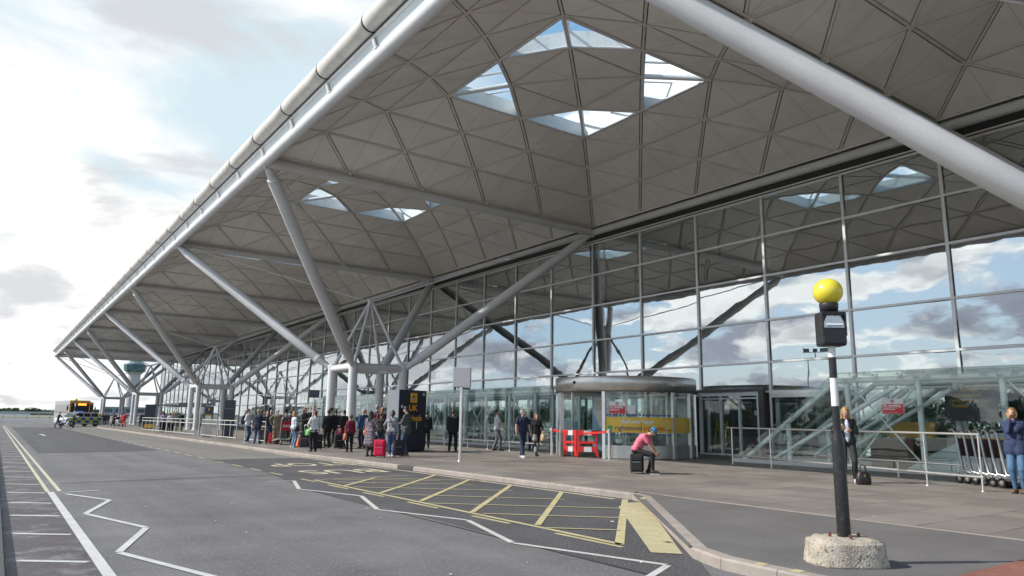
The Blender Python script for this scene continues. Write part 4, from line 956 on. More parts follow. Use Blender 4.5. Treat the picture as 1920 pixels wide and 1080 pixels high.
me = bpy.data.meshes.new('concrete_base'); bs.to_mesh(me); bs.free(); me.materials.append(M['aggregate']); me.polygons.foreach_set('use_smooth', [True]*len(me.polygons))
o = link(bpy.data.objects.new('concrete_base', me), bel); o.location = (0.0, 0, 0)
b = MB(); b.box((0, 0, 0.205), (0.20, 0.20, 0.012), rz=PI/4); b.build('base_plate', mat('galvanised plate', (0.22, 0.24, 0.27), 0.4, 0.6), bel)
for a in range(4):
    b = MB(); w = a*PI/2; b.tube((0.12*math.cos(w), 0.12*math.sin(w), 0.21), (0.12*math.cos(w), 0.12*math.sin(w), 0.245), 0.013, n=6); b.build('bolt', mat('rusty bolt', (0.16, 0.05, 0.04), 0.7), bel)
b = MB(); b.lathe([(0.054, 0.21), (0.052, 0.98), (0.049, 1.01), (0.033, 1.07), (0.032, 1.09)], n=24); b.build('lower_sleeve', BLK, bel)
for z0, z1, m_ in ((1.09, 1.29, BLK), (1.29, 1.53, WHT), (1.53, 1.71, BLK), (1.71, 1.88, WHT)):
    b = MB(); b.tube((0, 0, z0), (0, 0, z1), 0.0315 if m_ is BLK else 0.031, n=20); b.build('pole_band', m_, bel)
# hand-made outline of the lamp housing with its window
LH = mat('black lamp housing', (0.02, 0.02, 0.024), 0.45, 0, 0.1, 8, 0.001, 60)
b = MB(); b.bbox((0, 0, 1.955), (0.215, 0.15, 0.30), 0.022); b.bbox((0, -0.078, 1.89), (0.20, 0.03, 0.14), 0.01); b.bbox((0, -0.078, 2.085), (0.21, 0.03, 0.035), 0.006)
for sx_ in (-1, 1): b.bbox((sx_*0.098, -0.078, 1.99), (0.016, 0.03, 0.2), 0.004)
for k in range(6): b.box((-0.085+0.034*k, -0.094, 2.087), (0.006, 0.012, 0.03))
b.build('lamp_housing', LH, bel)
b = MB(); prof = [(-0.088, 0), (0.088, 0), (0.088, 0.045), (0.058, 0.105), (-0.058, 0.105), (-0.088, 0.045)]
b.prism(prof, 0, 0.008, M4=Matrix.Translation((0, -0.074, 1.962)) @ Matrix.Rotation(PI/2, 4, 'X')); b.build('lamp_reflector', mat('stippled reflector', (0.62, 0.63, 0.62), 0.25, 0.7, 0.25, 60, 0.003, 120), bel)
b = MB(); b.tube((-0.07, -0.09, 1.985), (0.07, -0.09, 1.985), 0.011, n=8); b.build('lamp_tube', mat('lamp tube glass', (0.75, 0.82, 0.9), 0.1, 0), bel)
b = MB(); b.lathe([(0.0, 2.10), (0.075, 2.115), (0.080, 2.18), (0.078, 2.185)], n=20); b.tube((0, 0, 2.09), (0, 0, 2.12), 0.03, n=10); b.build('globe_collar', LH, bel)
gm = mat('yellow beacon globe', (0.74, 0.63, 0.035), 0.3, 0, 0.02, 2, clear=0.6); gm.node_tree.nodes['Principled BSDF'].inputs['Subsurface Weight'].default_value = 0.25
b = MB(); b.ell((0, 0, 2.29), (0.125, 0.125, 0.120), 32, 20); b.build('globe', gm, bel)
bel.scale = (1.23, 1.23, 1.23)

# ------------------------------------------------------------------ railings, totems, bins along the far kerb
GAL = mat('galvanised rail', (0.50, 0.50, 0.48), 0.45, 0.3, 0.08, 6)
def railing(x, y, L_, rz, label, bars=2):
    t = empty('guard_railing', (x, y, 0), rz, label=label, cat='railing', group='steel guard railings behind the far kerb')
    for i in range(bars+2):
        xx = L_*i/(bars+1); b = MB(); b.tube((xx, 0, 0 if i in (0, bars+1) else 0.12), (xx, 0, 1.1), 0.03 if i in (0, bars+1) else 0.022, n=8); b.build('upright', GAL, t)
    for z in (1.1, 0.86, 0.16):
        b = MB(); b.tube((0, 0, z), (L_, 0, z), 0.028, n=8); b.build('bar', GAL, t)
    return t
rz_f = R(93)
lab = ['first', 'second', 'third', 'fourth', 'fifth']
P_ = [(3.30, 8.2, 3.0, 'railing panel nearest the queue, behind the man in the white jumper'), (3.22, 13.2, 3.3, 'railing panel with the grey litter bin behind it'), (2.95, 22.2, 3.6, 'railing panel left of the tall dark totem, ending at a grey post'), (2.8, 26.2, 3.6, 'railing panel in the middle in front of the waiting people in white shirts'), (2.65, 30.2, 4.0, 'railing panel in front of the person in purple'), (2.5, 34.6, 4.0, 'farthest kerbside railing panel beside the dark narrow totem')]
for x, y, L_, lb in P_: railing(x, y, L_, rz_f, lb)
t = railing(3.10, 17.0, 3.2, rz_f, 'dense railing panel of thin vertical bars beside the totem', bars=14)
def totem(x, y, w, d_, h, rz, label, kind_):
    t = empty('information_totem', (x, y, 0), rz, label=label, cat='totem', group='dark information totems along the kerb')
    b = MB(); b.bbox((0, 0, h/2), (w, d_, h), 0.015); b.build('totem_body', NAVY if kind_ else mat('totem slate', (0.10, 0.12, 0.15), 0.4), t)
    if kind_ == 0:
        b = MB(); b.box((0, -d_/2-0.004, h-0.25), (w*0.9, 0.008, 0.42)); b.build('totem_head', NAVY, t)
        b = MB(); b.box((0, -d_/2-0.005, h-0.82), (w*0.8, 0.010, 0.55)); b.build('timetable_frame', AMB, t)
        for z in (h-0.72, h-0.93):
            b = MB(); b.box((0, -d_/2-0.012, z), (w*0.6, 0.006, 0.15)); b.build('timetable_sheet', WL, t)
        b = MB(); b.prism([(-0.07, 0), (0, 0.1), (0.07, 0), (0.04, 0), (0.04, -0.07), (-0.04, -0.07), (-0.04, 0)], 0, 0.006, M4=Matrix.Translation((0, -d_/2-0.008, h-0.2)) @ Matrix.Rotation(PI/2, 4, 'X')); b.build('house_symbol', AMB, t)
    elif kind_ == 1:
        b = MB(); b.box((0, -d_/2-0.005, h-0.55), (w*0.92, 0.01, 0.012)); b.build('panel_seam', M['base_rail'], t)
    else:
        b = MB(); b.box((0, -d_/2-0.006, 0.28), (w*0.8, 0.012, 0.36)); b.build('yellow_plate', AMB, t)
    return t
totem(3.62, 21.6, 0.50, 0.22, 1.95, R(-25), 'slate totem with a house symbol and two yellow framed timetables', 0)
totem(4.30, 19.2, 0.62, 0.40, 2.35, R(-25), 'tall dark blank totem with one seam, between the tree columns and railings', 1)
totem(4.3, 48, 0.9, 0.4, 2.3, R(-20), 'farthest dark totem with a yellow plate at its foot', 2)
b = MB(); b.tube((0, 0, 0), (0, 0, 2.45), 0.05, n=10); o = b.build('grey_post', GAL, label='plain grey post standing at the end of a railing by the totem', cat='post'); o.location = (3.15, 21.9, 0)
lb_ = empty('litter_bin', (5.0, 13.2, 0), label='round grey metal litter bin behind the railing', cat='bin')
b = MB(); b.lathe([(0.30, 0.02), (0.30, 0.98), (0.27, 1.03), (0.20, 1.03), (0.20, 0.9), (0, 0.9)], n=24); b.build('bin_body', GAL, lb_)
b = MB(); b.lathe([(0.305, 0.80), (0.305, 0.84)], n=24); b.build('bin_band', M['darkgrey'], lb_)
bx = empty('red_bin', (5.4, 12.6, 0), label='dark red square bin next to the round grey bin', cat='bin')
b = MB(); b.bbox((0.3, 0, 0.5), (0.5, 0.5, 1.0), 0.03); b.build('bin_body', M['darkgrey'], bx); b = MB(); b.bbox((0.3, 0, 1.05), (0.52, 0.52, 0.14), 0.03); b.build('bin_lid', mat('dark red lid', (0.22, 0.02, 0.03), 0.4), bx)
bsx = empty('bus_shelter', (7.5, 52, 0), R(0), label='glass roofed shelter far behind the waiting people', cat='shelter')
b = MB(); b.box((0, 0, 2.3), (5, 1.8, 0.14)); b.build('shelter_roof', mat('green grey roof', (0.20, 0.30, 0.28), 0.4), bsx)
for x in (-2.4, 0, 2.4):
    b = MB(); b.tube((x, 0.8, 0), (x, 0.8, 2.3), 0.05, n=8); b.build('shelter_post', M['palegreen'], bsx)
b = MB(); b.box((0, 0.85, 1.2), (4.8, 0.02, 1.9)); b.build('shelter_glass', M['clear'], bsx)
eb = empty('far_entrance_block', (17.9, 100, 0), label='far pale entrance block with a glazed doorway against the glass wall', cat='doorway')
b = MB(); b.box((-1.2, 0, 2.95), (2.4, 12, 0.6)); b.build('canopy_band', M['steel'], eb)
for y in (-5.8, -3, -1, 1, 3, 5.8):
    b = MB(); b.box((-2.3, y, 1.3), (0.12, 0.12, 2.6)); b.build('door_post', M['darkgrey'], eb)
for y in (-4.4, -2, 0, 2, 4.4):
    b = MB(); b.box((-2.3, y, 1.3), (0.012, 1.8, 2.5)); b.build('door_glass', M['clear'], eb)
b = MB(); b.box((-2.5, -3.8, 1.5), (0.05, 1.6, 0.7)); b.build('yellow_sign', AMB, eb)

# ------------------------------------------------------------------ luggage trolleys
TRG = mat('trolley grey frame', (0.42, 0.43, 0.44), 0.35, 0.6, 0.06, 6)
def trolley():
    t = empty('luggage_trolley', (0, 0, 0))
    for s in (-1, 1):
        b = MB(); b.path([(s*0.26, -0.42, 1.02), (s*0.26, -0.36, 1.05), (s*0.25, -0.28, 0.98), (s*0.24, -0.22, 0.5), (s*0.22, -0.18, 0.24), (s*0.18, 0.5, 0.14)], 0.026, 8); b.build('side_frame', TRG, t)
    b = MB(); b.path([(-0.27, -0.42, 1.02), (0.27, -0.42, 1.02)], 0.022, 8); b.build('handle_bar', mat('black rubber', (0.02, 0.02, 0.02), 0.6), t)
    b = MB(); b.box((0, -0.25, 0.70), (0.46, 0.02, 0.34)); b.build('advert_board', mat('trolley board brown', (0.10, 0.06, 0.055), 0.5), t)
    b = MB(); b.box((0, -0.268, 0.86), (0.46, 0.008, 0.05)); b.box((0, -0.268, 0.56), (0.46, 0.008, 0.05)); b.build('board_edge', AMB, t)
    b = MB(); b.box((0.0, 0.12, 0.2), (0.38, 0.62, 0.02))
    for y in (-0.1, 0.05, 0.2, 0.35): b.tube((-0.19, y, 0.225), (0.19, y, 0.225), 0.008, n=5)
    b.build('deck', TRG, t)
    b = MB(); b.box((0.0, -0.33, 1.02), (0.08, 0.03, 0.05)); b.build('green_clip', mat('green clip', (0.02, 0.30, 0.10), 0.5), t)
    for (x, y) in ((-0.24, -0.3), (0.24, -0.3), (0, 0.48)):
        w = MB(); w.lathe([(0.055, -0.018), (0.085, -0.02), (0.09, 0), (0.085, 0.02), (0.055, 0.018)], n=16, M4=Matrix.Translation((x, y, 0.09)) @ Matrix.Rotation(PI/2, 4, 'Y')); wo = w.build('wheel', mat('black rubber', (0.02, 0.02, 0.02)), t)
        h = MB(); h.lathe([(0, -0.012), (0.05, -0.012), (0.05, 0.012), (0, 0.012)], n=12, M4=Matrix.Translation((x, y, 0.09)) @ Matrix.Rotation(PI/2, 4, 'Y')); h.build('hub', mat('hub grey', (0.2, 0.2, 0.2), 0.6), wo)
        b = MB(); b.path([(x, y, 0.09), (x, y-0.02, 0.22)], 0.014, 6); b.build('caster', TRG, t)
    return t
tr0 = trolley(); order = ['first trolley from the left in the nested row by the handrail', 'second trolley in the nested row by the handrail', 'third trolley in the nested row by the handrail', 'fourth trolley in the nested row by the handrail', 'fifth trolley in the nested row, behind the handrail post', 'last trolley of the nested row, beside the woman in the blue jacket']
for i in range(6):
    o = tr0 if i == 0 else copy_tree(tr0)
    f = i/5; o.location = (11.95-0.125*i*1.1, -20.72-0.215*i*1.1, 0); o.rotation_euler = (0, 0, R(150)); o.scale = (1.25, 1.25, 1.25)
    tag(o, order[i], 'luggage trolley', 'nested luggage trolleys beside the handrail')
o = copy_tree(tr0); o.location = (3.95, 7.4, 0); o.rotation_euler = (0, 0, R(10)); tag(o, 'luggage trolley with a red advert board pushed by the man in the olive jacket', 'luggage trolley')
if 'group' in o: del o['group']
for ch in o.children:
    if ch.name.startswith('advert_board'): ch.data = ch.data.copy(); ch.data.materials[0] = mat('red advert board', (0.55, 0.03, 0.04), 0.5); ch.location.z = 0.02
    if ch.name.startswith('board_edge'): bpy.data.objects.remove(ch)
text('>>>', 0.2, WL, o, (0, -0.262, 0.72), (PI/2, 0, 0), name='advert_print', bold=0.01)

# ------------------------------------------------------------------ luggage and bags
def suitcase(loc, rz, w, d_, h, m, label, handle=0.0, cat='suitcase', group=None):
    t = empty('suitcase', loc, rz, label=label, cat=cat, group=group)
    b = MB(); b.bbox((0, 0, 0.05+(h-0.05)/2), (w, d_, h-0.05), min(w, d_)*0.18); b.build('case_shell', m, t)
    b = MB(); b.bbox((0, -d_/2-0.012, h*0.38), (w*0.78, 0.05, h*0.42), 0.018); b.bbox((0, -d_/2-0.010, h*0.78), (w*0.78, 0.04, h*0.22), 0.016); b.build('front_pocket', m, t)
    b = MB(); b.path([(-0.06, 0, h-0.01), (-0.05, 0, h+0.03), (0.05, 0, h+0.03), (0.06, 0, h-0.01)], 0.011, 6); b.build('carry_handle', M['dark'], t)
    for s in (-1, 1):
        b = MB(); b.tube((s*w*0.42-0.012, d_*0.3, 0.035), (s*w*0.42+0.012, d_*0.3, 0.035), 0.035, n=12); b.build('wheel', M['dark'], t)
    b = MB(); b.box((0, -d_/2-0.034, h*0.60), (w*0.6, 0.006, 0.008)); b.build('zip', M['base_rail'], t)
    if handle:
        b = MB(); b.path([(-0.09, d_*0.38, h-0.02), (-0.09, d_*0.38, h+handle), (0.09, d_*0.38, h+handle), (0.09, d_*0.38, h-0.02)], 0.009, 6); b.build('pull_handle', M['stainless'], t)
    return t
FB = lambda n, c: mat('fabric '+n, c, 0.85, 0, 0.14, 8, 0.002, 200)
suitcase((6.52, -14.42, 0), R(-48), 0.36, 0.30, 0.53, FB('black', (0.018, 0.018, 0.021)), 'black cabin suitcase that the man in pink is sitting on')
suitcase((3.42, -4.85, 0), R(-40), 0.40, 0.26, 0.62, FB('crimson', (0.62, 0.015, 0.07)), 'bright crimson soft suitcase standing behind the woman in the patterned dress')
suitcase((4.22, -4.72, 0), R(-20), 0.38, 0.28, 0.60, FB('dark plum', (0.030, 0.020, 0.032)), 'dark plum suitcase with its pull handle up beside the man in the grey blazer', 0.42)
suitcase((3.62, 3.3, 0), R(-35), 0.42, 0.28, 0.72, FB('black', (0.02, 0.02, 0.02)), 'black suitcase between the grey-jacket woman and the man in the cap', 0.3)
suitcase((3.55, 1.6, 0), R(-15), 0.40, 0.30, 0.66, FB('black', (0.02, 0.02, 0.02)), 'black suitcase with a white band just right of the woman in the white shirt', 0.35)
suitcase((3.45, 9.0, 0), R(-30), 0.42, 0.28, 0.70, FB('taupe', (0.16, 0.13, 0.10)), 'taupe suitcase behind the legs of the jeans woman, left of the trolley')
suitcase((3.75, 8.4, 0), R(-30), 0.34, 0.26, 0.55, FB('red', (0.58, 0.02, 0.03)), 'small red suitcase beside the taupe one')
suitcase((5.2, -0.3, 0), R(-10), 0.42, 0.28, 0.66, FB('black', (0.02, 0.02, 0.02)), 'black suitcase among the legs left of the navy box sign')
suitcase((4.75, 2.2, 0), R(-10), 0.40, 0.26, 0.62, FB('black', (0.02, 0.02, 0.02)), 'black suitcase behind the man with the maroon bag')
def handbag(loc, rz, w, d_, h, m, label, strap=0.14):
    t = empty('handbag', loc, rz, label=label, cat='bag')
    b = MB(); n = 12
    prof = [(0.0, 0.0), (0.42, 0.0), (0.5, 0.12), (0.50, 0.45), (0.42, 0.85), (0.30, 1.0)]
    rings = []
    for rr, z in prof[1:]:
        rings.append([Vector((w*rr*(1 if abs(math.cos(a)) > .0 else 1)*math.copysign(abs(math.cos(a))**0.55, math.cos(a)), d_*rr*math.copysign(abs(math.sin(a))**0.7, math.sin(a)), h*z)) for a in [2*PI*k/16 for k in range(16)]])
    v = [p for r_ in rings for p in r_]; f = [(i*16+k, i*16+(k+1) % 16, (i+1)*16+(k+1) % 16, (i+1)*16+k) for i in range(len(rings)-1) for k in range(16)]
    b.add(v, f, 0, True); b.add(v, [tuple(range(15, -1, -1)), tuple(range(len(v)-16, len(v)))], 0); b.build('bag_body', m, t)
    for s in (-1, 1):
        b = MB(); b.path([(-w*0.22, s*d_*0.18, h*0.97), (-w*0.16, s*d_*0.15, h+strap*0.8), (0, s*d_*0.1, h+strap), (w*0.16, s*d_*0.15, h+strap*0.8), (w*0.22, s*d_*0.18, h*0.97)], 0.010, 6); b.build('bag_handle', m, t)
    b = MB(); b.box((0, -d_*0.45, h*0.72), (0.03, 0.015, 0.05)); b.build('clasp', mat('brass clasp', (0.6, 0.42, 0.12), 0.3, 0.9), t)
    return t
LB = lambda n, c: mat('leather '+n, c, 0.42, 0, 0.12, 10, 0.002, 80)
handbag((9.02, -19.35, 0), R(-38), 0.34, 0.20, 0.30, LB('black', (0.02, 0.018, 0.018)), 'black leather handbag on the paving in front of the woman with the phone', 0.16)
b = MB()
for i in range(14): b.ell((random.uniform(-.22, .22), random.uniform(-.12, .12), random.uniform(.03, .09)), (random.uniform(.03, .08), random.uniform(.03, .07), random.uniform(.03, .06)), 7, 5)
o = b.build('crumpled_plastic_bag', glass_mat('clear plastic film', 0, 0.12, (0.86, 0.88, 0.9), (1, 1, 1), 0.01, 30, 1.2), label='crumpled clear plastic bag lying on the paving right of the pole sign', cat='litter'); o.location = (8.6, -3.2, 0)

# ------------------------------------------------------------------ far things: police car, coach, tower, fences, trees
def car():
    t = empty('police_car', (0.15, 68.5, ZR), R(34), label='white police estate car with yellow and blue checks, parked across the road end', cat='police car')
    L_, Wd = 4.7, 1.85
    side = [(-2.35, 0.45), (-2.35, 0.75), (-2.2, 0.95), (-1.35, 1.08), (-0.75, 1.50), (0.1, 1.62), (1.6, 1.60), (2.15, 1.45), (2.33, 1.0), (2.35, 0.40), (1.9, 0.32), (-1.9, 0.32)]
    M4 = Matrix.Rotation(PI/2, 4, 'X')
    wht = mat('car white paint', (0.75, 0.76, 0.78), 0.25, 0, 0.03, 1, clear=0.6)
    low = [(x, z) for x, z in side if z <= 1.08]; 
    b = MB(); b.prism([(-2.35, 0.45), (-1.9, 0.30), (1.95, 0.30), (2.35, 0.42), (2.36, 1.02), (2.2, 1.06), (-1.3, 1.06), (-2.2, 0.94), (-2.36, 0.76)], -Wd/2, Wd/2, M4=M4); b.build('body', wht, t)
    b = MB(); v = [(-1.35, 1.05), (-0.7, 1.56), (1.75, 1.60), (2.25, 1.05)]; q = [Vector((x, s*(0.86 if z < 1.2 else 0.68), z)) for s in (-1, 1) for x, z in v]
    b.add(q, [(0, 1, 2, 3), (7, 6, 5, 4), (0, 4, 5, 1), (1, 5, 6, 2), (2, 6, 7, 3), (3, 7, 4, 0)]); b.build('cabin', wht, t)
    g = mat('car glass', (0.03, 0.035, 0.04), 0.08, 0, 0.02, 1)
    for s in (-1, 1):
        for x0, x1 in ((-0.95, -0.15), (-0.05, 0.8), (0.9, 1.75)):
            b = MB(); quad_slab(b, [(x0-(0.0 if x0 > -0.5 else 0.18), s*0.85, 1.12), (x1, s*0.85, 1.12), (x1-0.02, s*0.715, 1.50), (x0+0.05, s*0.715, 1.50)], (0, s, 0), 0.02); b.build('side_window', g, t)
    b = MB(); quad_slab(b, [(-1.36, -0.78, 1.10), (-1.36, 0.78, 1.10), (-0.76, 0.64, 1.52), (-0.76, -0.64, 1.52)], (-0.7, 0, 0.7), 0.02); b.build('windscreen', g, t)
    yl = mat('police yellow', (0.72, 0.80, 0.05), 0.35); bl = mat('police blue', (0.02, 0.09, 0.42), 0.35)
    for s in (-1, 1):
        for i in range(8):
            for j in range(2):
                x = -1.75+0.52*i; b = MB(); b.box((x, s*(Wd/2+0.006), 0.52+0.28*j+.05), (0.50, 0.012, 0.27)); b.build('check_square', yl if (i+j) % 2 else bl, t)
        b = MB(); b.box((2.0, s*(0.8), 1.25), (0.4, 0.05, 0.4)); b.build('rear_pillar_panel', yl, t)
        for x in (-1.5, 1.5):
            w = MB(); w.lathe([(0, -0.1), (0.33, -0.1), (0.35, 0), (0.33, 0.1), (0, 0.1)], n=20, M4=Matrix.Translation((x, s*0.86, 0.35)) @ Matrix.Rotation(PI/2, 4, 'X')); wo = w.build('wheel', M['dark'], t)
            h = MB(); h.lathe([(0, -0.12), (0.19, -0.12), (0.2, 0.12), (0, 0.12)], n=12, M4=Matrix.Translation((x, s*0.86, 0.35)) @ Matrix.Rotation(PI/2, 4, 'X')); h.build('rim', TRG, wo)
        b = MB(); b.bbox((-2.28, s*0.68, 0.78), (0.14, 0.34, 0.16), 0.03); b.build('headlight', mat('headlight glass', (0.6, 0.62, 0.65), 0.1), t)
        b = MB(); b.bbox((-0.95, s*1.02, 1.12), (0.14, 0.2, 0.14), 0.03); b.build('wing_mirror', wht, t)
    b = MB(); b.box((-2.37, 0, 0.60), (0.03, 0.9, 0.18)); b.build('grille', M['dark'], t)
    b = MB(); b.bbox((0.1, 0, 1.68), (0.3, 1.2, 0.10), 0.03); b.build('light_bar', bl, t)
car()
def coach(loc, rz, col, label, nm='coach', L_=12.0, lit=True):
    t = empty(nm, loc, rz, label=label, cat='bus'); m = mat('coach '+str(col), col, 0.35, 0, 0.05, 0.5, clear=0.4); Wd, H_ = 2.5, 3.25
    # front faces -Y
    b = MB(); b.bbox((0, L_/2, 0.35+(H_-0.35)/2), (Wd, L_, H_-0.35), 0.16); b.build('body', mat('coach side grey', (0.32, 0.33, 0.33), 0.35), t)
    b = MB(); b.bbox((0, 0.03, 0.35+(H_-0.38)/2), (Wd+0.02, 0.22, H_-0.40), 0.1); b.build('front_shell', m, t)
    g = mat('car glass', (0.03, 0.035, 0.04))
    b = MB(); b.bbox((0, -0.09, 2.0), (Wd-0.34, 0.06, 1.75), 0.02); b.build('windscreen', g, t)
    if lit:
        b = MB(); b.box((0.25, -0.13, 2.70), (1.0, 0.02, 0.26)); b.build('destination_display', mat('led orange', (1.0, 0.22, 0.02), 0.5, emit=3.0, var=0.0), t)
    for s in (-1, 1):
        for i in range(6): 
            b = MB(); b.box((s*(Wd/2+0.002), 1.6+1.8*i, 2.1), (0.02, 1.7, 1.1)); b.build('side_window', g, t)
        b = MB(); b.bbox((s*0.85, -0.1, 0.75), (0.5, 0.06, 0.22), 0.02); b.build('headlight', mat('headlight glass', (0.6, 0.62, 0.65)), t)
        b = MB(); b.path([(s*1.2, -0.05, 2.7), (s*1.5, -0.3, 2.6), (s*1.5, -0.3, 2.4)], 0.03, 6); b.bbox((s*1.5, -0.3, 2.15), (0.2, 0.12, 0.55), 0.04); b.build('wing_mirror', M['dark'], t)
        for y in (2.2, L_-3):
            b = MB(); b.tube((s*1.05, y, 0.48), (s*1.27, y, 0.48), 0.48, n=20); b.build('wheel', M['dark'], t)
    b = MB(); b.box((0, -0.09, 0.5), (Wd-0.3, 0.05, 0.12)); b.build('bumper', M['dark'], t); return t
coach((1.65, 87.5, ZR), R(5), (0.62, 0.30, 0.06), 'amber fronted coach with a lit orange display facing the camera')
coach((3.6, 104, ZR), R(5), (0.60, 0.34, 0.08), 'second amber coach mostly hidden behind the first', 'coach', 9, False)
bb = empty('belisha_beacon', (-0.98, 60.5, ZR), label='distant belisha beacon with a yellow globe in front of the coach', cat='crossing beacon', group='belisha beacons')
for z0, z1, m_ in ((0, 1.3, BLK), (1.3, 1.75, WHT), (1.75, 2.2, BLK), (2.2, 2.6, WHT), (2.6, 2.75, BLK)):
    b = MB(); b.tube((0, 0, z0), (0, 0, z1), 0.06 if z0 > .1 else .09, n=12); b.build('pole_band', m_, bb)
b = MB(); b.ell((0, 0, 2.88), (0.15, 0.15, 0.15), 14, 10); b.build('globe', gm, bb)
# control tower: direction from fit, far away
tw = empty('control_tower', (69.0, 535.0, 0), label='control tower with a faceted green glass cab seen under the canopy end', cat='control tower')
TC = mat('tower concrete', (0.42, 0.42, 0.42), 0.8, 0, 0.06, 0.1)
b = MB(); b.lathe([(3.9, 0), (3.9, 29)], n=20); b.build('shaft', TC, tw)
b = MB(); b.lathe([(3.9, 28.5), (5.0, 29.5), (5.3, 30)], n=10, smooth=False); b.build('collar', TC, tw)
b = MB(); b.lathe([(5.3, 30), (6.9, 31), (7.5, 35), (7.3, 35.6), (4.8, 36.2)], n=10, smooth=False); b.build('lower_gallery', mat('tower dark glass', (0.06, 0.13, 0.15), 0.12, 0, 0.3, 0.6), tw)
b = MB(); b.lathe([(5.2, 36.2), (5.0, 37.2), (4.7, 37.2)], n=10, smooth=False); b.build('balcony', TC, tw)
b = MB(); b.lathe([(3.9, 37), (4.6, 41), (4.4, 41.6), (0, 42)], n=10, smooth=False); b.build('cab', mat('tower green glass', (0.03, 0.42, 0.27), 0.15, 0, 0.5, 0.3), tw)
for k in range(3):
    b = MB(); b.tube((k-1, 0, 42), (k-1, 0, 45+k), 0.08, n=5); b.build('aerial', M['dark'], tw)
# buildings far right of the tower
for (x, y, w, d_, h, lb) in ((75, 300, 16, 20, 9, 'distant flat-roofed grey building seen between tree columns'), (92, 330, 14, 20, 12, 'distant taller dark building right of the flat-roofed one'), (52, 420, 26, 14, 5, 'distant low pale shed beside the tower foot')):
    t = empty('far_building', (x, y, 0), label=lb, cat='building'); b = MB(); b.box((0, 0, h/2), (w, d_, h)); b.build('wall', mat('far building wall', (0.22, 0.25, 0.28), 0.6, 0, 0.2, 0.3), t)
    for i in range(5):
        b = MB(); b.box((-w/2+w*(i+.5)/5, -d_/2-0.05, h*0.6), (w/5*0.7, 0.1, h*0.4)); b.build('window', mat('far window', (0.05, 0.08, 0.10), 0.15), t)
def street_lamp(x, y, h, label, two=False, rz=0):
    t = empty('street_lamp', (x, y, ZR), rz, label=label, cat='street lamp'); b = MB(); b.tube((0, 0, 0), (0, 0, h), 0.12, 0.07, n=8); b.build('pole', GAL, t)
    if two:
        for s in (-1, 0, 1):
            b = MB(); b.bbox((s*0.9, 0, h+0.25), (0.6, 0.5, 0.45), 0.05); b.build('floodlight', M['darkgrey'], t)
        b = MB(); b.tube((-1.3, 0, h), (1.3, 0, h), 0.06, n=6); b.build('crossarm', GAL, t)
    else:
        b = MB(); b.path([(0, 0, h), (0.4, 0, h+0.3), (1.6, 0, h+0.35)], 0.05, 6); b.bbox((1.7, 0, h+0.32), (0.7, 0.25, 0.12), 0.03); b.build('lamp_arm', GAL, t)
street_lamp(38, 190, 9, 'tall street lamp with one arm standing beyond the third tree')
street_lamp(-33, 18.5, 9.2, 'mast with three floodlights reflected in the glass wall', True, R(60))
# low fence, beam and barrier boards at the road end
rf = empty('end_fence', (-6.4, 150, 0), label='long pale railing fence closing the far end of the road', cat='fence')
for i in range(19):
    b = MB(); b.box((i*2.0-8, 0, 0.75), (0.12, 0.12, 1.5)); b.build('fence_post', GAL, rf)
for z in (0.35, 0.8, 1.4):
    b = MB(); b.box((10, 0, z), (36, 0.05, 0.08)); b.build('fence_rail', GAL, rf)
b = MB(); b.box((-3, -3, 0.75), (7, 0.3, 0.35)); o = b.build('barrier_board', WHT, label='long white board barrier in front of the far fence at left', cat='barrier'); o.location = (-2.5, 148, 0.2)
fl = empty('flyover', (0, 260, 0), label='low grey concrete flyover running across the horizon at left', cat='bridge')
b = MB(); b.box((20, 0, 1.35), (230, 6, 0.6)); b.build('deck', TC, fl)
for x in range(-90, 130, 20):
    b = MB(); b.box((x, 0, 0.45), (1.5, 3, 1.3)); b.build('pier', TC, fl)
gh = empty('glass_hut', (-9.1, 118, ZR), label='green glass hut with a thin mast at the left edge', cat='hut')
b = MB(); b.bbox((0, 0, 1.5), (2.2, 3, 3.0), 0.05); b.build('hut_body', mat('hut green', (0.05, 0.11, 0.11), 0.3), gh)
b = MB(); b.tube((0.5, 0, 3), (0.5, 0, 6.0), 0.05, n=6); b.tube((-0.1, 0, 5.0), (1.2, 0, 5.0), 0.03, n=5); b.build('mast', GAL, gh)
# trees: rows of individual crowns beyond the far road and across the road (seen in the glass)
LEAF = [mat('leaf green %d' % i, c, 0.75, 0, 0.3, 1.5) for i, c in enumerate(((0.050, 0.085, 0.030), (0.070, 0.100, 0.040), (0.040, 0.070, 0.035)))]
BARK = mat('bark', (0.10, 0.08, 0.06), 0.9)
rt = random.Random(3)
def leaf_cloud(rx, rz_, n, s, seed):
    rr = random.Random(seed); v = []; f = []
    cl = [(rr.uniform(-.6, .6)*rx, rr.uniform(-.6, .6)*rx, rr.uniform(-.5, .6)*rz_, rr.uniform(.35, .6)) for _ in range(9)]
    for i in range(n):
        c = rr.choice(cl); d = Vector((rr.gauss(0, 1), rr.gauss(0, 1), rr.gauss(0, 1))).normalized(); k = rr.uniform(0.6, 1)**0.5
        p = Vector((c[0]+d.x*rx*c[3]*k, c[1]+d.y*rx*c[3]*k, c[2]+d.z*rz_*c[3]*k))
        a = Vector((rr.gauss(0, 1), rr.gauss(0, 1), rr.gauss(0, 1))).normalized()*s; e = a.cross(Vector((rr.gauss(0, 1), rr.gauss(0, 1), rr.gauss(0, 1)))).normalized()*s*.6
        o_ = len(v); v += [p-a, p+e, p+a, p-e]; f.append((o_, o_+1, o_+2, o_+3))
    return v, f
crowns = []
for i in range(4):
    b = MB(); v, f = leaf_cloud(2.6, 2.6, 1100, 0.26, 40+i); b.add(v, f); crowns.append(b.mesh('crown', LEAF[i % 3]))
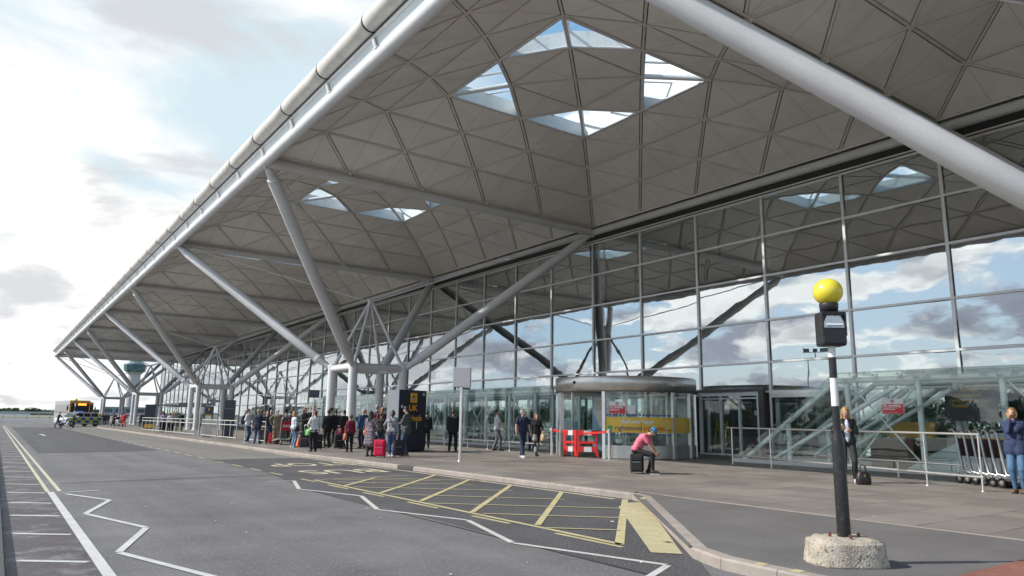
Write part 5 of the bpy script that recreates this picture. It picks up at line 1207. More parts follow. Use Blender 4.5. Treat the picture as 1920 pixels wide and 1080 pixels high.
tb = MB(); tb.tube((0, 0, 0), (0.1, 0, 3.6), 0.22, 0.12, n=7); tb.tube((0.1, 0, 2.6), (1.0, 0.4, 4.4), 0.1, 0.04, n=6); tb.tube((0.1, 0, 2.4), (-0.8, -0.4, 4.2), 0.1, 0.04, n=6); trunk_me = tb.mesh('trunk', BARK)
def tree(x, y, s, label, group):
    t = empty('broadleaf_tree', (x, y, -0.15), rt.uniform(0, 6), label=label, cat='tree', group=group); t.scale = (s, s, s*rt.uniform(.85, 1.15))
    link(bpy.data.objects.new('trunk', trunk_me), t); c = link(bpy.data.objects.new('crown', rt.choice(crowns)), t); c.location = (0, 0, 4.6)
def wood(name, spots):
    w = MB()
    for x, y, sc_ in spots:
        me = rt.choice(crowns); o_ = Vector((x, y, (4.3 if x < -55 and y < 300 else 2.2)*sc_-0.3)); w.add([v.co*sc_+o_ for v in me.vertices], [tuple(p.vertices) for p in me.polygons])
        w.tube((x, y, -0.2), (x, y, 4*sc_), 0.2*sc_, n=5)
    w.build(name, LEAF[0], kind='stuff')
wood('woodland', [(-62-rt.uniform(0, 14), -12+i*3.4+rt.uniform(-1, 1), rt.uniform(0.5, 0.9)) for i in range(56)])
wood('horizon_woodland', [(-60+i*1.0+rt.uniform(-2, 2), 520+rt.uniform(0, 60), rt.uniform(0.55, 1.1)) for i in range(220)])
hedge = MB()
for i in range(70):
    v, f = leaf_cloud(3.2, 1.3, 120, 0.35, 200+i); o_ = Vector((-60+rt.uniform(-2, 2), -20+i*3.0, 1.0)); hedge.add([p+o_ for p in v], f)
hedge.build('hedge_mass', LEAF[0], kind='stuff')
# ------------------------------------------------------------------ people
TS = bpy.data.scenes.new('sculpt')          # scratch scene, removed below
def capsule(b, p0, p1, r0, r1, n=12):
    p0 = Vector(p0); p1 = Vector(p1); a = p1-p0; Ln = a.length
    if Ln < 1e-5: b.ell(p0, (r0, r0, r0), n, 8); return
    a /= Ln; t = Vector((0, 0, 1)) if abs(a.z) < 0.9 else Vector((1, 0, 0)); e = a.cross(t).normalized(); g = a.cross(e)
    rings = []
    for (c, r, sgn) in ((p0, r0, -1), (p1, r1, 1)):
        angs = (80, 50, 20) if sgn < 0 else (0, 30, 60, 82)
        for w in angs:
            w = R(w); rings.append((c + a*(sgn*r*math.sin(w)), r*math.cos(w)))
    v = [c + e*(r*math.cos(2*PI*k/n)) + g*(r*math.sin(2*PI*k/n)) for c, r in rings for k in range(n)]; m = len(rings)
    f = [(i*n+k, i*n+(k+1) % n, (i+1)*n+(k+1) % n, (i+1)*n+k) for i in range(m-1) for k in range(n)] + [tuple(range(n-1, -1, -1)), tuple(range((m-1)*n, m*n))]
    b.add(v, f)
def fuse(prims, vox, smooth, m, name, parent=None, extra=None):
    """one continuous skin round a set of capsules and ellipsoids"""
    b = MB()
    for q in prims:
        if q[0] == 'c': capsule(b, *q[1:])
        else: b.ell(q[1], q[2], 14, 10, 0, q[3] if len(q) > 3 else None)
    me0 = b.mesh('tmp', m)
    bm = bmesh.new(); bm.from_mesh(me0); bmesh.ops.recalc_face_normals(bm, faces=bm.faces); bm.to_mesh(me0); bm.free()
    o = bpy.data.objects.new('tmp', me0); TS.collection.objects.link(o)
    md = o.modifiers.new('r', 'REMESH'); md.mode = 'VOXEL'; md.voxel_size = vox; md.adaptivity = 0; md.use_smooth_shade = True
    if smooth: ms = o.modifiers.new('s', 'SMOOTH'); ms.factor = 0.5; ms.iterations = smooth
    with bpy.context.temp_override(scene=TS, view_layer=TS.view_layers[0]): dg = bpy.context.evaluated_depsgraph_get(); dg.update()
    me = bpy.data.meshes.new_from_object(o.evaluated_get(dg))
    bpy.data.objects.remove(o); bpy.data.meshes.remove(me0)
    me.materials.clear(); me.materials.append(m); me.name = name
    if extra is not None and extra.v:
        bm = bmesh.new(); bm.from_mesh(me); vs_ = [bm.verts.new(p) for p in extra.v]
        for f in extra.f:
            try: fc = bm.faces.new([vs_[i] for i in f]); fc.smooth = True
            except ValueError: pass
        bm.to_mesh(me); bm.free()
    return link(bpy.data.objects.new(name, me), parent)
def ik(A, T, l1, l2, pole):
    A = Vector(A); T = Vector(T); d = T-A; D = min(d.length, (l1+l2)*0.999); d = d.normalized(); T = A+d*D
    x = (l1*l1-l2*l2+D*D)/(2*D); h = math.sqrt(max(0, l1*l1-x*x)); p = Vector(pole); p = (p-d*p.dot(d)).normalized()
    return A+d*x+p*h, T
def hand(b, w, d, n, s, curl=0.5, thumb=1):
    """palm and five bent fingers; d points from the wrist along the hand, n out of the palm"""
    w = Vector(w); d = Vector(d).normalized(); n = Vector(n); n = (n-d*n.dot(d)).normalized(); u = d.cross(n)*thumb
    q = MB(); c = w+d*0.045*s
    M3 = Matrix((u, d, n)).transposed().to_4x4()
    b.ell(c, (0.040*s, 0.052*s, 0.016*s), 10, 6, 0, M3)
    for i, (off, ln) in enumerate(((0.030, 0.070), (0.011, 0.078), (-0.009, 0.073), (-0.028, 0.058))):
        p = w+d*0.082*s+u*off*s; pts = [p-d*0.012*s]; a = 0
        for k, fr in enumerate((0.45, 0.32, 0.23)):
            a += curl*(0.55+0.25*k); p = p + (d*math.cos(a)+n*math.sin(a))*ln*fr*s; pts.append(p.copy())
        b.path(pts, 0.008*s, 6, rs=[0.0095*s, 0.0090*s, 0.0082*s, 0.0068*s])
    p = w+d*0.025*s+u*0.030*s; pts = [p, p+(d*0.5+u*0.8+n*0.35)*0.032*s, p+(d*1.0+u*0.85+n*(0.5+curl*.5))*0.052*s]
    b.path(pts, 0.01*s, 6, rs=[0.013*s, 0.0105*s, 0.0078*s])
SKIN = [mat('skin light', (0.55, 0.33, 0.24), 0.55, 0, 0.06, 12), mat('skin tan', (0.42, 0.23, 0.15), 0.55, 0, 0.06, 12)]
cloth = lambda n, c, **k: mat('cloth '+n, c, 0.85, 0, k.pop('var', 0.16), k.pop('vscale', 7), 0.003, 30, **k)
C_ = dict(white=(0.62, 0.63, 0.66), palewhite=(0.50, 0.56, 0.62), navy=(0.02, 0.028, 0.06), jean=(0.045, 0.085, 0.17), ltjean=(0.13, 0.22, 0.34), dkjean=(0.022, 0.035, 0.07), black=(0.014, 0.014, 0.016),
          charcoal=(0.045, 0.042, 0.045), olive=(0.20, 0.175, 0.11), khaki=(0.27, 0.22, 0.14), brown=(0.07, 0.045, 0.04), maroon=(0.16, 0.012, 0.035), grey=(0.26, 0.28, 0.30), denim=(0.035, 0.085, 0.19), blazer=(0.075, 0.08, 0.085),
          pink=(0.70, 0.17, 0.24), greytr=(0.12, 0.12, 0.13), purple=(0.33, 0.24, 0.42), beige=(0.38, 0.33, 0.26), red=(0.55, 0.02, 0.03), blue=(0.03, 0.22, 0.50), ltblue=(0.25, 0.42, 0.52), green=(0.10, 0.14, 0.08), hviz=(0.6, 0.3, 0.02), jacketblue=(0.03, 0.045, 0.11))
HAIR = dict(dark=(0.025, 0.018, 0.014), brown=(0.08, 0.045, 0.025), blond=(0.38, 0.24, 0.10), grey=(0.30, 0.29, 0.28), red=(0.20, 0.045, 0.02), auburn=(0.13, 0.025, 0.02), ginger=(0.30, 0.13, 0.05), ltgrey=(0.5, 0.49, 0.47))
PEOPLE = {}
def person(key, pos, face, label, top='navy', bottom='jean', shoes='black', hair='brown', style='short', tops='long', bots='trousers', rh=None, lh=None, stance=0.10, stride=0.0, lean=0.0, nod=0.05, turn=0.0,
           fem=False, build=1.0, curl=0.5, skin=0, group=None, seat=None, feet=None, elbow=1.0, collar=None, glasses=False):
    x, y, H = pos; H = max(H, 1.45); s = H/1.75; P = Vector((x, y, 0)); c = (CAMP-P); c.z = 0; c.normalize(); f = -c; rgt = Vector((f.y, -f.x, 0))
    fd = c*math.cos(R(face)) + rgt*math.sin(R(face)); rz = math.atan2(fd.y, fd.x)-PI/2
    dist = (P-CAMP).length; vox = 0.013 if dist < 32 else 0.018 if dist < 45 else 0.028; vox *= s**0.3
    near = dist < 36
    root = empty('person', (x, y, 0 if y < 62 else ZR), rz, label=label, cat='person', group=group)
    pel = Vector((0, 0, 0.95)) if seat is None else Vector(seat)
    L0 = 0.58
    def bend(p):
        p = Vector(p); t = max(0.0, (p.z-0.95)/L0); n = 10; cy = cz = 0.0; tt = min(t, 1.0)
        for i in range(n):
            th = lean*((i+.5)/n*tt)**0.6; cy += math.sin(th)*tt*L0/n; cz += math.cos(th)*tt*L0/n
        th = lean*tt**0.6
        if t > 1: cy += math.sin(th)*(t-1)*L0; cz += math.cos(th)*(t-1)*L0
        if p.z < 0.95: return pel+Vector((p.x, p.y, p.z-0.95))
        return pel + Vector((p.x, cy + p.y*math.cos(th), cz - p.y*math.sin(th)))
    hM = Matrix.Translation(bend((0, 0.0, 1.50))) @ Matrix.Rotation(-turn, 4, 'Z') @ Matrix.Rotation(-(lean*0.55+nod), 4, 'X') @ Matrix.Translation((0, 0, -1.50))
    hd = lambda p: hM @ Vector(p)
    hR3 = hM.to_3x3().to_4x4()
    bw = build; sh = 0.185 if not fem else 0.160; hp = 0.088 if not fem else 0.095
    S = Vector
    def sc(l): return [tuple([q[0]]+[(x_*s if isinstance(x_, (float, int, Vector)) else tuple(k*s for k in x_) if isinstance(x_, tuple) else x_) for x_ in q[1:]]) for q in l]
    chest = 0.112*bw if not fem else 0.100*bw; belly = 0.108*bw**1.6 if not fem else 0.092*bw**1.6
    torso = [('c', bend((-0.085, 0.0, 1.34)), bend((0.085, 0.0, 1.34)), chest, chest), ('c', bend((-0.10, 0, 1.40)), bend((0.10, 0, 1.40)), 0.07, 0.07),
             ('c', bend((-0.055, 0.01, 1.12)), bend((0.055, 0.01, 1.12)), belly, belly), ('c', bend((-hp*.9, -0.01, 0.98)), bend((hp*.9, -0.01, 0.98)), 0.108*bw, 0.108*bw),
             ('c', bend((0, 0.01, 1.34)), bend((0, 0.01, 1.0)), chest*1.05, belly*1.05), ('c', bend((-.07, 0, 1.22)), bend((.07, 0, 1.22)), (chest+belly)/2*.96, (chest+belly)/2*.96)]
    if fem: torso += [('e', bend((-0.065, 0.085, 1.30)), (0.055, 0.055, 0.06)), ('e', bend((0.065, 0.085, 1.30)), (0.055, 0.055, 0.06))]
    shl = {1: bend((sh, 0, 1.425)), -1: bend((-sh, 0, 1.425))}
    neck = [('c', bend((0, -0.01, 1.44)), hd((0, 0.005, 1.56)), 0.052, 0.050)]
    head = [('e', hd((0, -0.012, 1.665)), (0.072, 0.090, 0.088), hR3), ('e', hd((0, 0.022, 1.610)), (0.054, 0.064, 0.078), hR3), ('e', hd((0, 0.045, 1.565)), (0.034, 0.030, 0.022), hR3),
            ('c', hd((0, 0.082, 1.648)), hd((0, 0.106, 1.618)), 0.010, 0.014), ('e', hd((-0.073, -0.005, 1.63)), (0.010, 0.018, 0.030), hR3), ('e', hd((0.073, -0.005, 1.63)), (0.010, 0.018, 0.030), hR3), ('c', hd((-.03, 0.070, 1.667)), hd((.03, 0.070, 1.667)), 0.016, 0.016)]
    arms = []; arm_c = []; hands = MB(); hw = {}
    for sg, tgt in ((1, rh), (-1, lh)):
        A = shl[sg]; T = Vector(tgt) if tgt else Vector((sg*(sh+0.075), 0.03, 0.86)) + (pel-Vector((0, 0, 0.95)))
        pole = Vector((sg*0.55*elbow, -0.6, -0.35)) if tgt else Vector((sg*0.3, -1, 0))
        E, W = ik(A, T, 0.285, 0.25, pole); ar = 0.042*bw if not fem else 0.036*bw
        arms += [('c', A, E, ar*1.18, ar), ('c', E, W, ar*0.98, ar*0.66)]
        r_ = 0.014
        if tops in ('long', 'coat'): arm_c += [('c', A, E, ar*1.25+r_, ar+r_), ('c', E, E.lerp(W, 0.93), ar+r_, ar*.75+r_)]
        else: arm_c += [('c', A, A.lerp(E, 0.62), ar*1.3+r_, ar*1.15+r_+.004)]
        d = (W-E).normalized(); inward = Vector((-sg, 0.15, 0.1)) if not tgt else Vector((-sg*0.7, 0.2, 0.5))
        hand(hands, W*s, d, inward, s, curl if tgt else 0.35, -sg); hw[sg] = W*s
    legs = []; leg_c = []; shoe = []; sock = []
    if feet is None: feet = [S((stance, stride, 0.075)), S((-stance, -stride, 0.075))]
    ends = []
    for sg, ft in ((1, feet[0]), (-1, feet[1])):
        ft = Vector(ft); hip = pel+Vector((sg*hp, 0, -0.03)); lift = 0.0
        K, An = ik(hip, ft, 0.445, 0.43, (0.05*sg, 1, 0.1)); tr = 0.083*bw if not fem else 0.080*bw
        legs += [('c', hip, K, tr, 0.054*bw), ('c', K, K.lerp(An, .35), 0.052*bw, 0.055*bw), ('c', K.lerp(An, .35), An, 0.055*bw, 0.036)]
        toe = An+Vector((0.02*sg, 0.145, -0.035)) if An.z < 0.12 else An+Vector((0, 0.09, -0.11))
        heel = An+Vector((0, -0.035, -0.035)); legs += [('c', heel, toe, 0.034, 0.030)]
        shoe += [('c', heel+Vector((0, 0, .0)), toe, 0.043, 0.037), ('c', An, heel, 0.043, 0.043), ('c', heel.lerp(toe, .45)+Vector((0, 0, .012)), toe, .045, .034)]
        ends.append((An, toe, heel))
        w_ = 0.016 if bots != 'tights' else 0.006
        if bots == 'slim': w_ = 0.014
        flare = 0.062 if bots == 'trousers' else 0.044
        kr = 0.066*bw+w_*.6 if bots == 'trousers' else 0.060*bw+w_
        leg_c += [('c', hip, K, tr+w_, kr), ('c', K, K.lerp(An, .4), kr, max(0.066*bw, flare)), ('c', K.lerp(An, .4), K.lerp(An, .94), max(0.066*bw, flare), flare)]
    wc = [('c', pel+Vector((-hp*.9, -.01, 0.0)), pel+Vector((hp*.9, -.01, 0.0)), 0.118*bw, 0.118*bw), ('c', bend((-.06, .005, 1.02)), bend((.06, .005, 1.02)), belly*.9+.02, belly*.9+.02)]
    body = fuse(sc(torso+neck+head+arms+legs), vox, 2, SKIN[skin], 'body', root, hands)
    off = 0.016 if tops != 'coat' else 0.026
    tc_ = [tuple(list(q[:3])+[q[3]+off, q[4]+off]) if q[0] == 'c' else ('e', q[1], tuple(k+off for k in q[2])) for q in torso]
    if tops == 'short' or tops == 'long' or tops == 'coat':
        lowz = 0.90 if tops != 'coat' else 0.80
        hem = [('c', bend((-hp*.8, -0.005, 1.0)), pel+Vector((-hp*.8, 0, lowz-0.95+.05)), 0.118*bw+off*.6, 0.115*bw+off), ('c', bend((hp*.8, -0.005, 1.0)), pel+Vector((hp*.8, 0, lowz-0.95+.05)), 0.118*bw+off*.6, 0.115*bw+off)] if seat is None else []
    topm = top if not isinstance(top, str) else cloth(top, C_[top]); botm = bottom if not isinstance(bottom, str) else cloth(bottom, C_[bottom])
    dress = bots == 'dress'
    collar_c = [('c', bend((0, -0.008, 1.43)), bend((0, -0.005, 1.475)), 0.068, 0.060)]
    if dress:
        nn = 5; sk = []
        for i in range(nn):
            z = 0.98-0.46*i/(nn-1)*1.0; w_ = 0.07+0.03*i/(nn-1)
            sk += [('c', S((-w_, 0, z)), S((w_, 0, z)), 0.125+0.04*i/(nn-1), 0.125+0.04*i/(nn-1))]
        fuse(sc(tc_+arm_c+sk), vox, 3, topm, 'dress', root)
        fuse(sc([('c', q[1], q[2], q[3]+.004, q[4]+.004) for q in legs if q[0] == 'c']), vox, 1, cloth('black', C_['black']), 'tights', root)
    else:
        fuse(sc(tc_+arm_c+hem+collar_c), vox, 3, topm, 'top' if tops != 'coat' else 'jacket', root)
        if bots == 'shorts':
            fuse(sc(wc+[('c', q[1], q[1].lerp(q[2], .55), q[3]+.012, q[3]+.02) for q in leg_c[::2]]), vox, 2, botm, 'shorts', root)
            fuse(sc([('c', q[1], q[2], q[3]+.004, q[4]+.004) for q in legs if q[0] == 'c']), vox, 1, cloth('black', C_['black']), 'tights', root)
        else: fuse(sc(wc+leg_c), vox, 2, botm, 'trousers', root)
    sm = shoes if not isinstance(shoes, str) else (mat('white trainers', (0.6, 0.6, 0.6), 0.5) if shoes == 'white' else mat('brown boots', (0.16, 0.08, 0.04), 0.5) if shoes == 'brownboot' else mat('black shoes', (0.015, 0.014, 0.014), 0.35))
    for i in (0, 1): fuse(sc(shoe[3*i:3*i+3]), vox*.8, 1, sm, 'shoe', root)
    if near:
        for i in (0, 1):
            An, toe, heel = ends[i]; b = MB()
            if An.z < 0.12:
                b.bbox(tuple(((toe+heel)/2+Vector((0, 0.005, 0)))*s)[:2] + (0.010,), (0.085*s, 0.26*s, 0.018), 0.006)
                b.build('shoe_sole', mat('pale sole', (0.5, 0.49, 0.47), 0.6) if shoes in ('white', 'sneaker') else mat('black rubber', (0.02, 0.02, 0.02)), root)
    # hair
    hm = mat('hair '+hair, HAIR[hair], 0.45, 0, 0.25, 30, 0.004, 70)
    hr = [('e', hd((0, -0.026, 1.682)), (0.082, 0.094, 0.088), hR3), ('e', hd((0, -0.045, 1.63)), (0.072, 0.062, 0.070), hR3)]
    if style == 'bald': hr = [('e', hd((0, -0.045, 1.645)), (0.079, 0.068, 0.055), hR3)]
    if style in ('long', 'bob', 'pony'):
        hr += [('c', hd((0.062, -0.01, 1.68)), hd((0.075, -0.015, 1.60)), 0.030, 0.030), ('c', hd((-0.062, -0.01, 1.68)), hd((-0.075, -0.015, 1.60)), 0.030, 0.030), ('c', hd((-.03, -0.06, 1.66)), hd((-.03, -0.07, 1.56)), 0.05, 0.045), ('c', hd((.03, -0.06, 1.66)), hd((.03, -0.07, 1.56)), 0.05, 0.045)]
    if style == 'long':
        for sg in (-1, 1): hr += [('c', hd((sg*0.072, -0.02, 1.60)), bend((sg*0.085, -0.01, 1.44)), 0.034, 0.032), ('c', bend((sg*0.085, -0.02, 1.46)), bend((sg*0.085, 0.03, 1.38)), 0.034, 0.022), ('c', hd((sg*.03, -0.07, 1.56)), bend((sg*0.045, -0.10, 1.38)), 0.048, 0.036)]
    if style == 'bob': hr += [('c', hd((sg*0.074, 0.0, 1.60)), hd((sg*0.070, 0.01, 1.55)), 0.028, 0.020) for sg in (-1, 1)]
    if style == 'pony': hr += [('c', hd((0, -0.11, 1.67)), hd((0, -0.15, 1.56)), 0.028, 0.03), ('c', hd((0, -0.15, 1.56)), hd((0, -0.13, 1.46)), 0.03, 0.012)]
    fuse(sc(hr), vox*.8, 1, hm, 'hair', root)
    if style == 'cap' or style == 'capblue' or style == 'capdark':
        cm = cloth('cap blue', (0.03, 0.22, 0.42)) if style == 'capblue' else cloth('cap dark', (0.03, 0.03, 0.035))
        fuse(sc([('e', hd((0, -0.012, 1.702)), (0.088, 0.104, 0.078), hR3)]), vox*.8, 1, cm, 'cap', root)
        b = MB(); q = [hd((0.075*math.sin(w), 0.075+0.075*math.cos(w), 1.692-0.012*math.cos(w)))*s for w in [R(a) for a in range(-90, 91, 20)]]; q2 = [p+Vector((0, 0, .008)) for p in q]; k = len(q)
        b.add(q+q2, [tuple(range(k)), tuple(range(2*k-1, k-1, -1))]+[(i, k+i, k+(i+1) % k, (i+1) % k) for i in range(k)]); b.build('cap_peak', cloth('peak red', (0.35, 0.02, 0.03)) if style == 'capblue' else cm, root)
    if near or dist < 45:
        for sg in (-1, 1):
            b = MB(); b.ell(hd((sg*0.030, 0.076, 1.648))*s, (0.0135*s, 0.0105*s, 0.0085*s), 10, 6); eye = b.build('eye', mat('eye white', (0.7, 0.68, 0.65), 0.3), root)
            b = MB(); b.ell(hd((sg*0.030, 0.0845, 1.648))*s, (0.006*s, 0.004*s, 0.006*s), 8, 6); b.build('iris', mat('iris dark', (0.03, 0.025, 0.02), 0.2), eye)
            b = MB(); b.tube(hd((sg*0.014, 0.090, 1.668))*s, hd((sg*0.046, 0.080, 1.668))*s, 0.0038*s, n=6); b.build('eyebrow', hm, root)
        b = MB(); b.ell(hd((0, 0.086, 1.588))*s, (0.022*s, 0.007*s, 0.0065*s), 10, 6, 0, hR3); b.build('lips', mat('lips', (0.40, 0.14, 0.12), 0.45), root)
    if glasses:
        b = MB()
        for sg in (-1, 1): b.ell(hd((sg*0.031, 0.092, 1.648))*s, (0.026*s, 0.006*s, 0.019*s), 10, 6, 0, hR3)
        b.build('sunglasses', M['dark'], root)
    if collar:
        b = MB(); b.lathe([(0.062*s, 1.455*s), (0.060*s, 1.492*s)], n=16); b.build('collar', cloth(collar, C_[collar]), root)
    W = Matrix.Translation((x, y, 0)) @ Matrix.Rotation(rz, 4, 'Z')
    PEOPLE[key] = dict(root=root, rz=rz, s=s, rh=W @ hw[1], lh=W @ hw[-1], W=W, sr=W @ (shl[1]*s), sl=W @ (shl[-1]*s))
    return root
PP = {
    'wj': (2.84, 9.70, 1.73), 'nj': (3.11, 8.88, 1.70), 'bw': (4.33, 11.88, 1.60), 'oj': (3.80, 7.99, 1.74), 'dk': (4.92, 12.67, 1.66), 'bt': (5.72, 12.54, 1.60), 'bl': (3.35, 4.11, 1.60), 'sg': (4.19, 5.14, 1.79),
    'bk': (5.45, 7.62, 1.88), 'ws': (2.78, -0.03, 1.63), 'cp': (5.36, 4.84, 1.81), 'bz': (5.07, 2.45, 1.70), 'mr': (4.14, -0.46, 1.48), 'dn': (5.89, 2.22, 1.76), 'pd': (3.37, -4.09, 1.62), 'gh': (6.23, 1.54, 1.94),
    'mt': (6.00, 0.50, 1.83), 'gs': (3.95, -4.68, 1.66), 'gb': (4.79, -4.20, 1.82), 'kb': (8.74, 1.42, 1.72), 'bs': (8.52, -1.33, 1.78), 'wt': (10.75, -1.48, 1.83), 'np': (8.36, -6.67, 1.75), 'rh': (9.61, -5.91, 1.63),
    'bp': (12.36, -1.97, 1.65), 'pw': (9.29, -18.86, 1.81), 'rb': (10.14, -22.16, 1.80), 'rm': (9.74, -22.74, 1.88), 'red': (3.78, 60.84, 1.5), 'dw': (3.15, 64.22, 1.55), 't1': (3.19, 76.88, 1.5), 't2': (5.18, 88.52, 1.5),
    't3': (3.57, 87.48, 1.5), 't4': (5.38, 94.71, 1.5), 'pu': (2.9, 33.14, 1.58), 'p2': (3.3, 34.99, 1.5), 'p3': (3.5, 36.97, 1.6), 'p4': (3.4, 33.19, 1.5), 'p5': (3.9, 35.06, 1.56), 'p6': (4.25, 37.08, 1.56), 'p7': (4.89, 39.22, 1.5),
    'p8': (5.19, 39.25, 1.55), 'p9': (5.41, 39.28, 1.6), 'pc': (3.7, 35.05, 1.5), 'bm': (-2.87, 52.44, 1.5), 'b1': (5.6, 15.2, 1.42), 'b2': (6.1, 15.8, 1.42), 'b3': (6.6, 16.2, 1.45)}
QG = 'people queueing by the kerb'; FG = 'people waiting behind the railings'; TG = 'people gathered near the far tree columns'
V = Vector
person('wj', PP['wj'], 70, 'man in a white jumper and blue jeans at the left end of the queue', 'white', 'jean', 'white', 'dark', rh=(0.22, 0.16, 1.06), group=QG)
person('nj', PP['nj'], 160, 'fair haired person in a navy jacket and jeans, back turned, beside the white jumper', 'navy', 'jean', 'black', 'blond', 'short', 'coat', group=QG, stance=.13)
person('bw', PP['bw'], 40, 'brown haired woman in a dark coat partly hidden behind the navy jacket', 'charcoal', 'black', 'black', 'brown', 'bob', 'coat', fem=True, group=QG)
person('oj', PP['oj'], 185, 'balding man in an olive jacket and beige trousers leaning on a trolley', 'olive', 'khaki', 'brownboot', 'ltgrey', 'bald', 'coat', rh=(0.20, 0.42, 1.02), lh=(-0.30, -0.02, 1.05), group=QG, build=1.12, lean=.12)
person('dk', PP['dk'], 200, 'dark haired person in black behind the olive jacket', 'black', 'black', 'black', 'dark', 'short', 'coat', group=QG)
person('bt', PP['bt'], 20, 'dark haired man in black behind the trolley, facing the camera', 'black', 'charcoal', 'black', 'dark', 'short', 'long', group=QG, rh=(.12, .3, 1.0), lh=(-.12, .3, 1.0))
person('bl', PP['bl'], 120, 'blond woman in a pale top and light blue jeans', 'palewhite', 'ltjean', 'white', 'blond', 'bob', fem=True, group=QG, bots='trousers')
person('sg', PP['sg'], 40, 'long haired woman with sunglasses in a dark grey jacket', 'charcoal', 'black', 'black', 'brown', 'long', 'coat', fem=True, group=QG, rh=(0.06, 0.25, 1.22), glasses=True)
person('bk', PP['bk'], 200, 'short haired man in a black jacket behind the woman with sunglasses', 'black', 'dkjean', 'black', 'brown', 'short', 'coat', group=QG)
person('ws', PP['ws'], 205, 'stout woman with dark red hair in a white shirt and black trousers', 'white', 'black', 'black', 'auburn', 'short', 'long', rh=(0.16, 0.28, 1.15), lh=(-0.2, 0.2, 1.08), fem=True, build=1.16, group=QG, curl=.9)
person('cp', PP['cp'], -60, 'man in a dark cap, grey jacket and khaki trousers, hands in front', 'charcoal', 'khaki', 'black', 'dark', 'capdark', 'coat', rh=(0.07, 0.30, 1.06), lh=(-0.07, 0.30, 1.06), group=QG, glasses=True)
person('bz', PP['bz'], -130, 'man in a black blazer and brown trousers looking down', 'black', 'brown', 'brownboot', 'dark', 'short', 'coat', group=QG, nod=.35, rh=(.1, .28, 1.05), collar='white')
person('mr', PP['mr'], 195, 'short woman in a maroon top and loose black trousers carrying a two-tone bag', 'maroon', 'black', 'black', 'brown', 'short', 'long', fem=True, build=1.12, group=QG)
person('dn', PP['dn'], -140, 'man in a blue denim jacket and navy trousers', 'denim', 'navy', 'brownboot', 'grey', 'short', 'coat', group=QG, rh=(.1, .25, 1.0))
FL = cloth('floral print grey lilac', (0.16, 0.13, 0.16), var=0.5, vscale=24, speck=0.8, sscale=34, spcol=(0.42, 0.36, 0.42))
person('pd', PP['pd'], 150, 'woman with long dark hair in a patterned grey dress and black tights', FL, 'black', 'black', 'dark', 'long', 'short', 'dress', fem=True, group=QG, rh=(.18, .22, 1.08))
person('gh', PP['gh'], 170, 'tall grey haired man at the back of the group beside the box sign', 'charcoal', 'black', 'black', 'grey', 'short', 'long', group=QG)
person('mt', PP['mt'], -150, 'ginger haired man in a maroon T-shirt and dark jeans', 'maroon', 'dkjean', 'black', 'ginger', 'short', 'short', group=QG, lh=(-.1, .3, 1.12), rh=(.1, .3, 1.1))
person('gs', PP['gs'], 170, 'woman in a grey sweater and dark jeans with tied brown hair', 'grey', 'jean', 'white', 'brown', 'pony', 'long', fem=True, build=1.08, group=QG, lh=(-0.34, 0.28, 1.05), feet=[V((0.06, -0.02, 0.075)), V((-0.08, 0.10, 0.075))], bots='slim')
person('gb', PP['gb'], -110, 'man in a grey blazer and blue jeans looking down at his phone', 'blazer', 'jean', 'brownboot', 'dark', 'short', 'coat', group=QG, nod=.45, rh=(.08, .32, 1.14), lh=(-.04, .32, 1.12), curl=.9)
person('kb', PP['kb'], 180, 'person in black mostly hidden behind the right edge of the box sign', 'black', 'black', 'black', 'dark')
person('bs', PP['bs'], 170, 'man in a black suit seen from behind, holding a clear plastic bag', 'black', 'black', 'black', 'brown', 'short', 'coat', stance=.14, collar='white', build=1.08)
person('wt', PP['wt'], 95, 'man in a white short sleeved shirt and grey trousers walking right', 'white', 'greytr', 'black', 'dark', 'short', 'short', stride=.14, rh=(.2, .30, .98), lh=(-.2, -.05, .88), build=1.05, stance=.06)
person('np', PP['np'], 25, 'grey haired man in a navy polo shirt and jeans striding towards the camera', 'navy', 'dkjean', 'white', 'grey', 'short', 'short', stride=.24, rh=(.30, .10, .92), lh=(-.27, .12, .92), stance=.07, turn=-.5)
person('rh', PP['rh'], 15, 'red haired woman in a black top, pale shorts and black tights, walking', 'black', 'grey', 'black', 'red', 'long', 'long', 'shorts', fem=True, stride=.22, lh=(-.20, .30, 1.02), rh=(.22, .05, .9), stance=.07)
person('bp', PP['bp'], 175, 'person with a dark blue rucksack behind the walking couple', 'denim', 'dkjean', 'black', 'dark', 'short', 'long')
person('pw', PP['pw'], 10, 'fair haired woman in a black leather jacket looking at her phone', mat('black leather jacket', (0.016, 0.016, 0.018), 0.35, 0, 0.2, 9, 0.004, 22), mat('charcoal leggings', (0.03, 0.03, 0.033), 0.8), 'white', 'blond', 'long', 'long', 'slim', fem=True, rh=(.16, .22, 1.24), lh=(-.06, .26, 1.20), nod=.42, curl=1.0, stance=.12, turn=.15)
person('rb', PP['rb'], -10, 'blond woman in a navy jacket, hand at her mouth', 'jacketblue', mat('mid blue jeans', (0.07, 0.15, 0.27), 0.85, 0, 0.3, 5, 0.003, 30), 'brownboot', 'blond', 'bob', 'coat', 'slim', fem=True, rh=(.02, .16, 1.50), curl=1.0, stance=.07, skin=0)
person('rm', PP['rm'], 60, 'person in a black jacket and jeans cut by the right edge', 'black', 'jean', 'white', 'dark', 'short', 'coat', lh=(-.2, .25, 1.0))
q_ = PEOPLE['pw']; b = MB(); b.ell(Vector((0.0, 0.108, 1.20))*q_['s'], (0.062*q_['s'], 0.062*q_['s'], 0.27*q_['s']), 14, 12); b.build('striped_top', cloth('pale striped top', (0.50, 0.56, 0.66), var=.25, vscale=20), q_['root'])
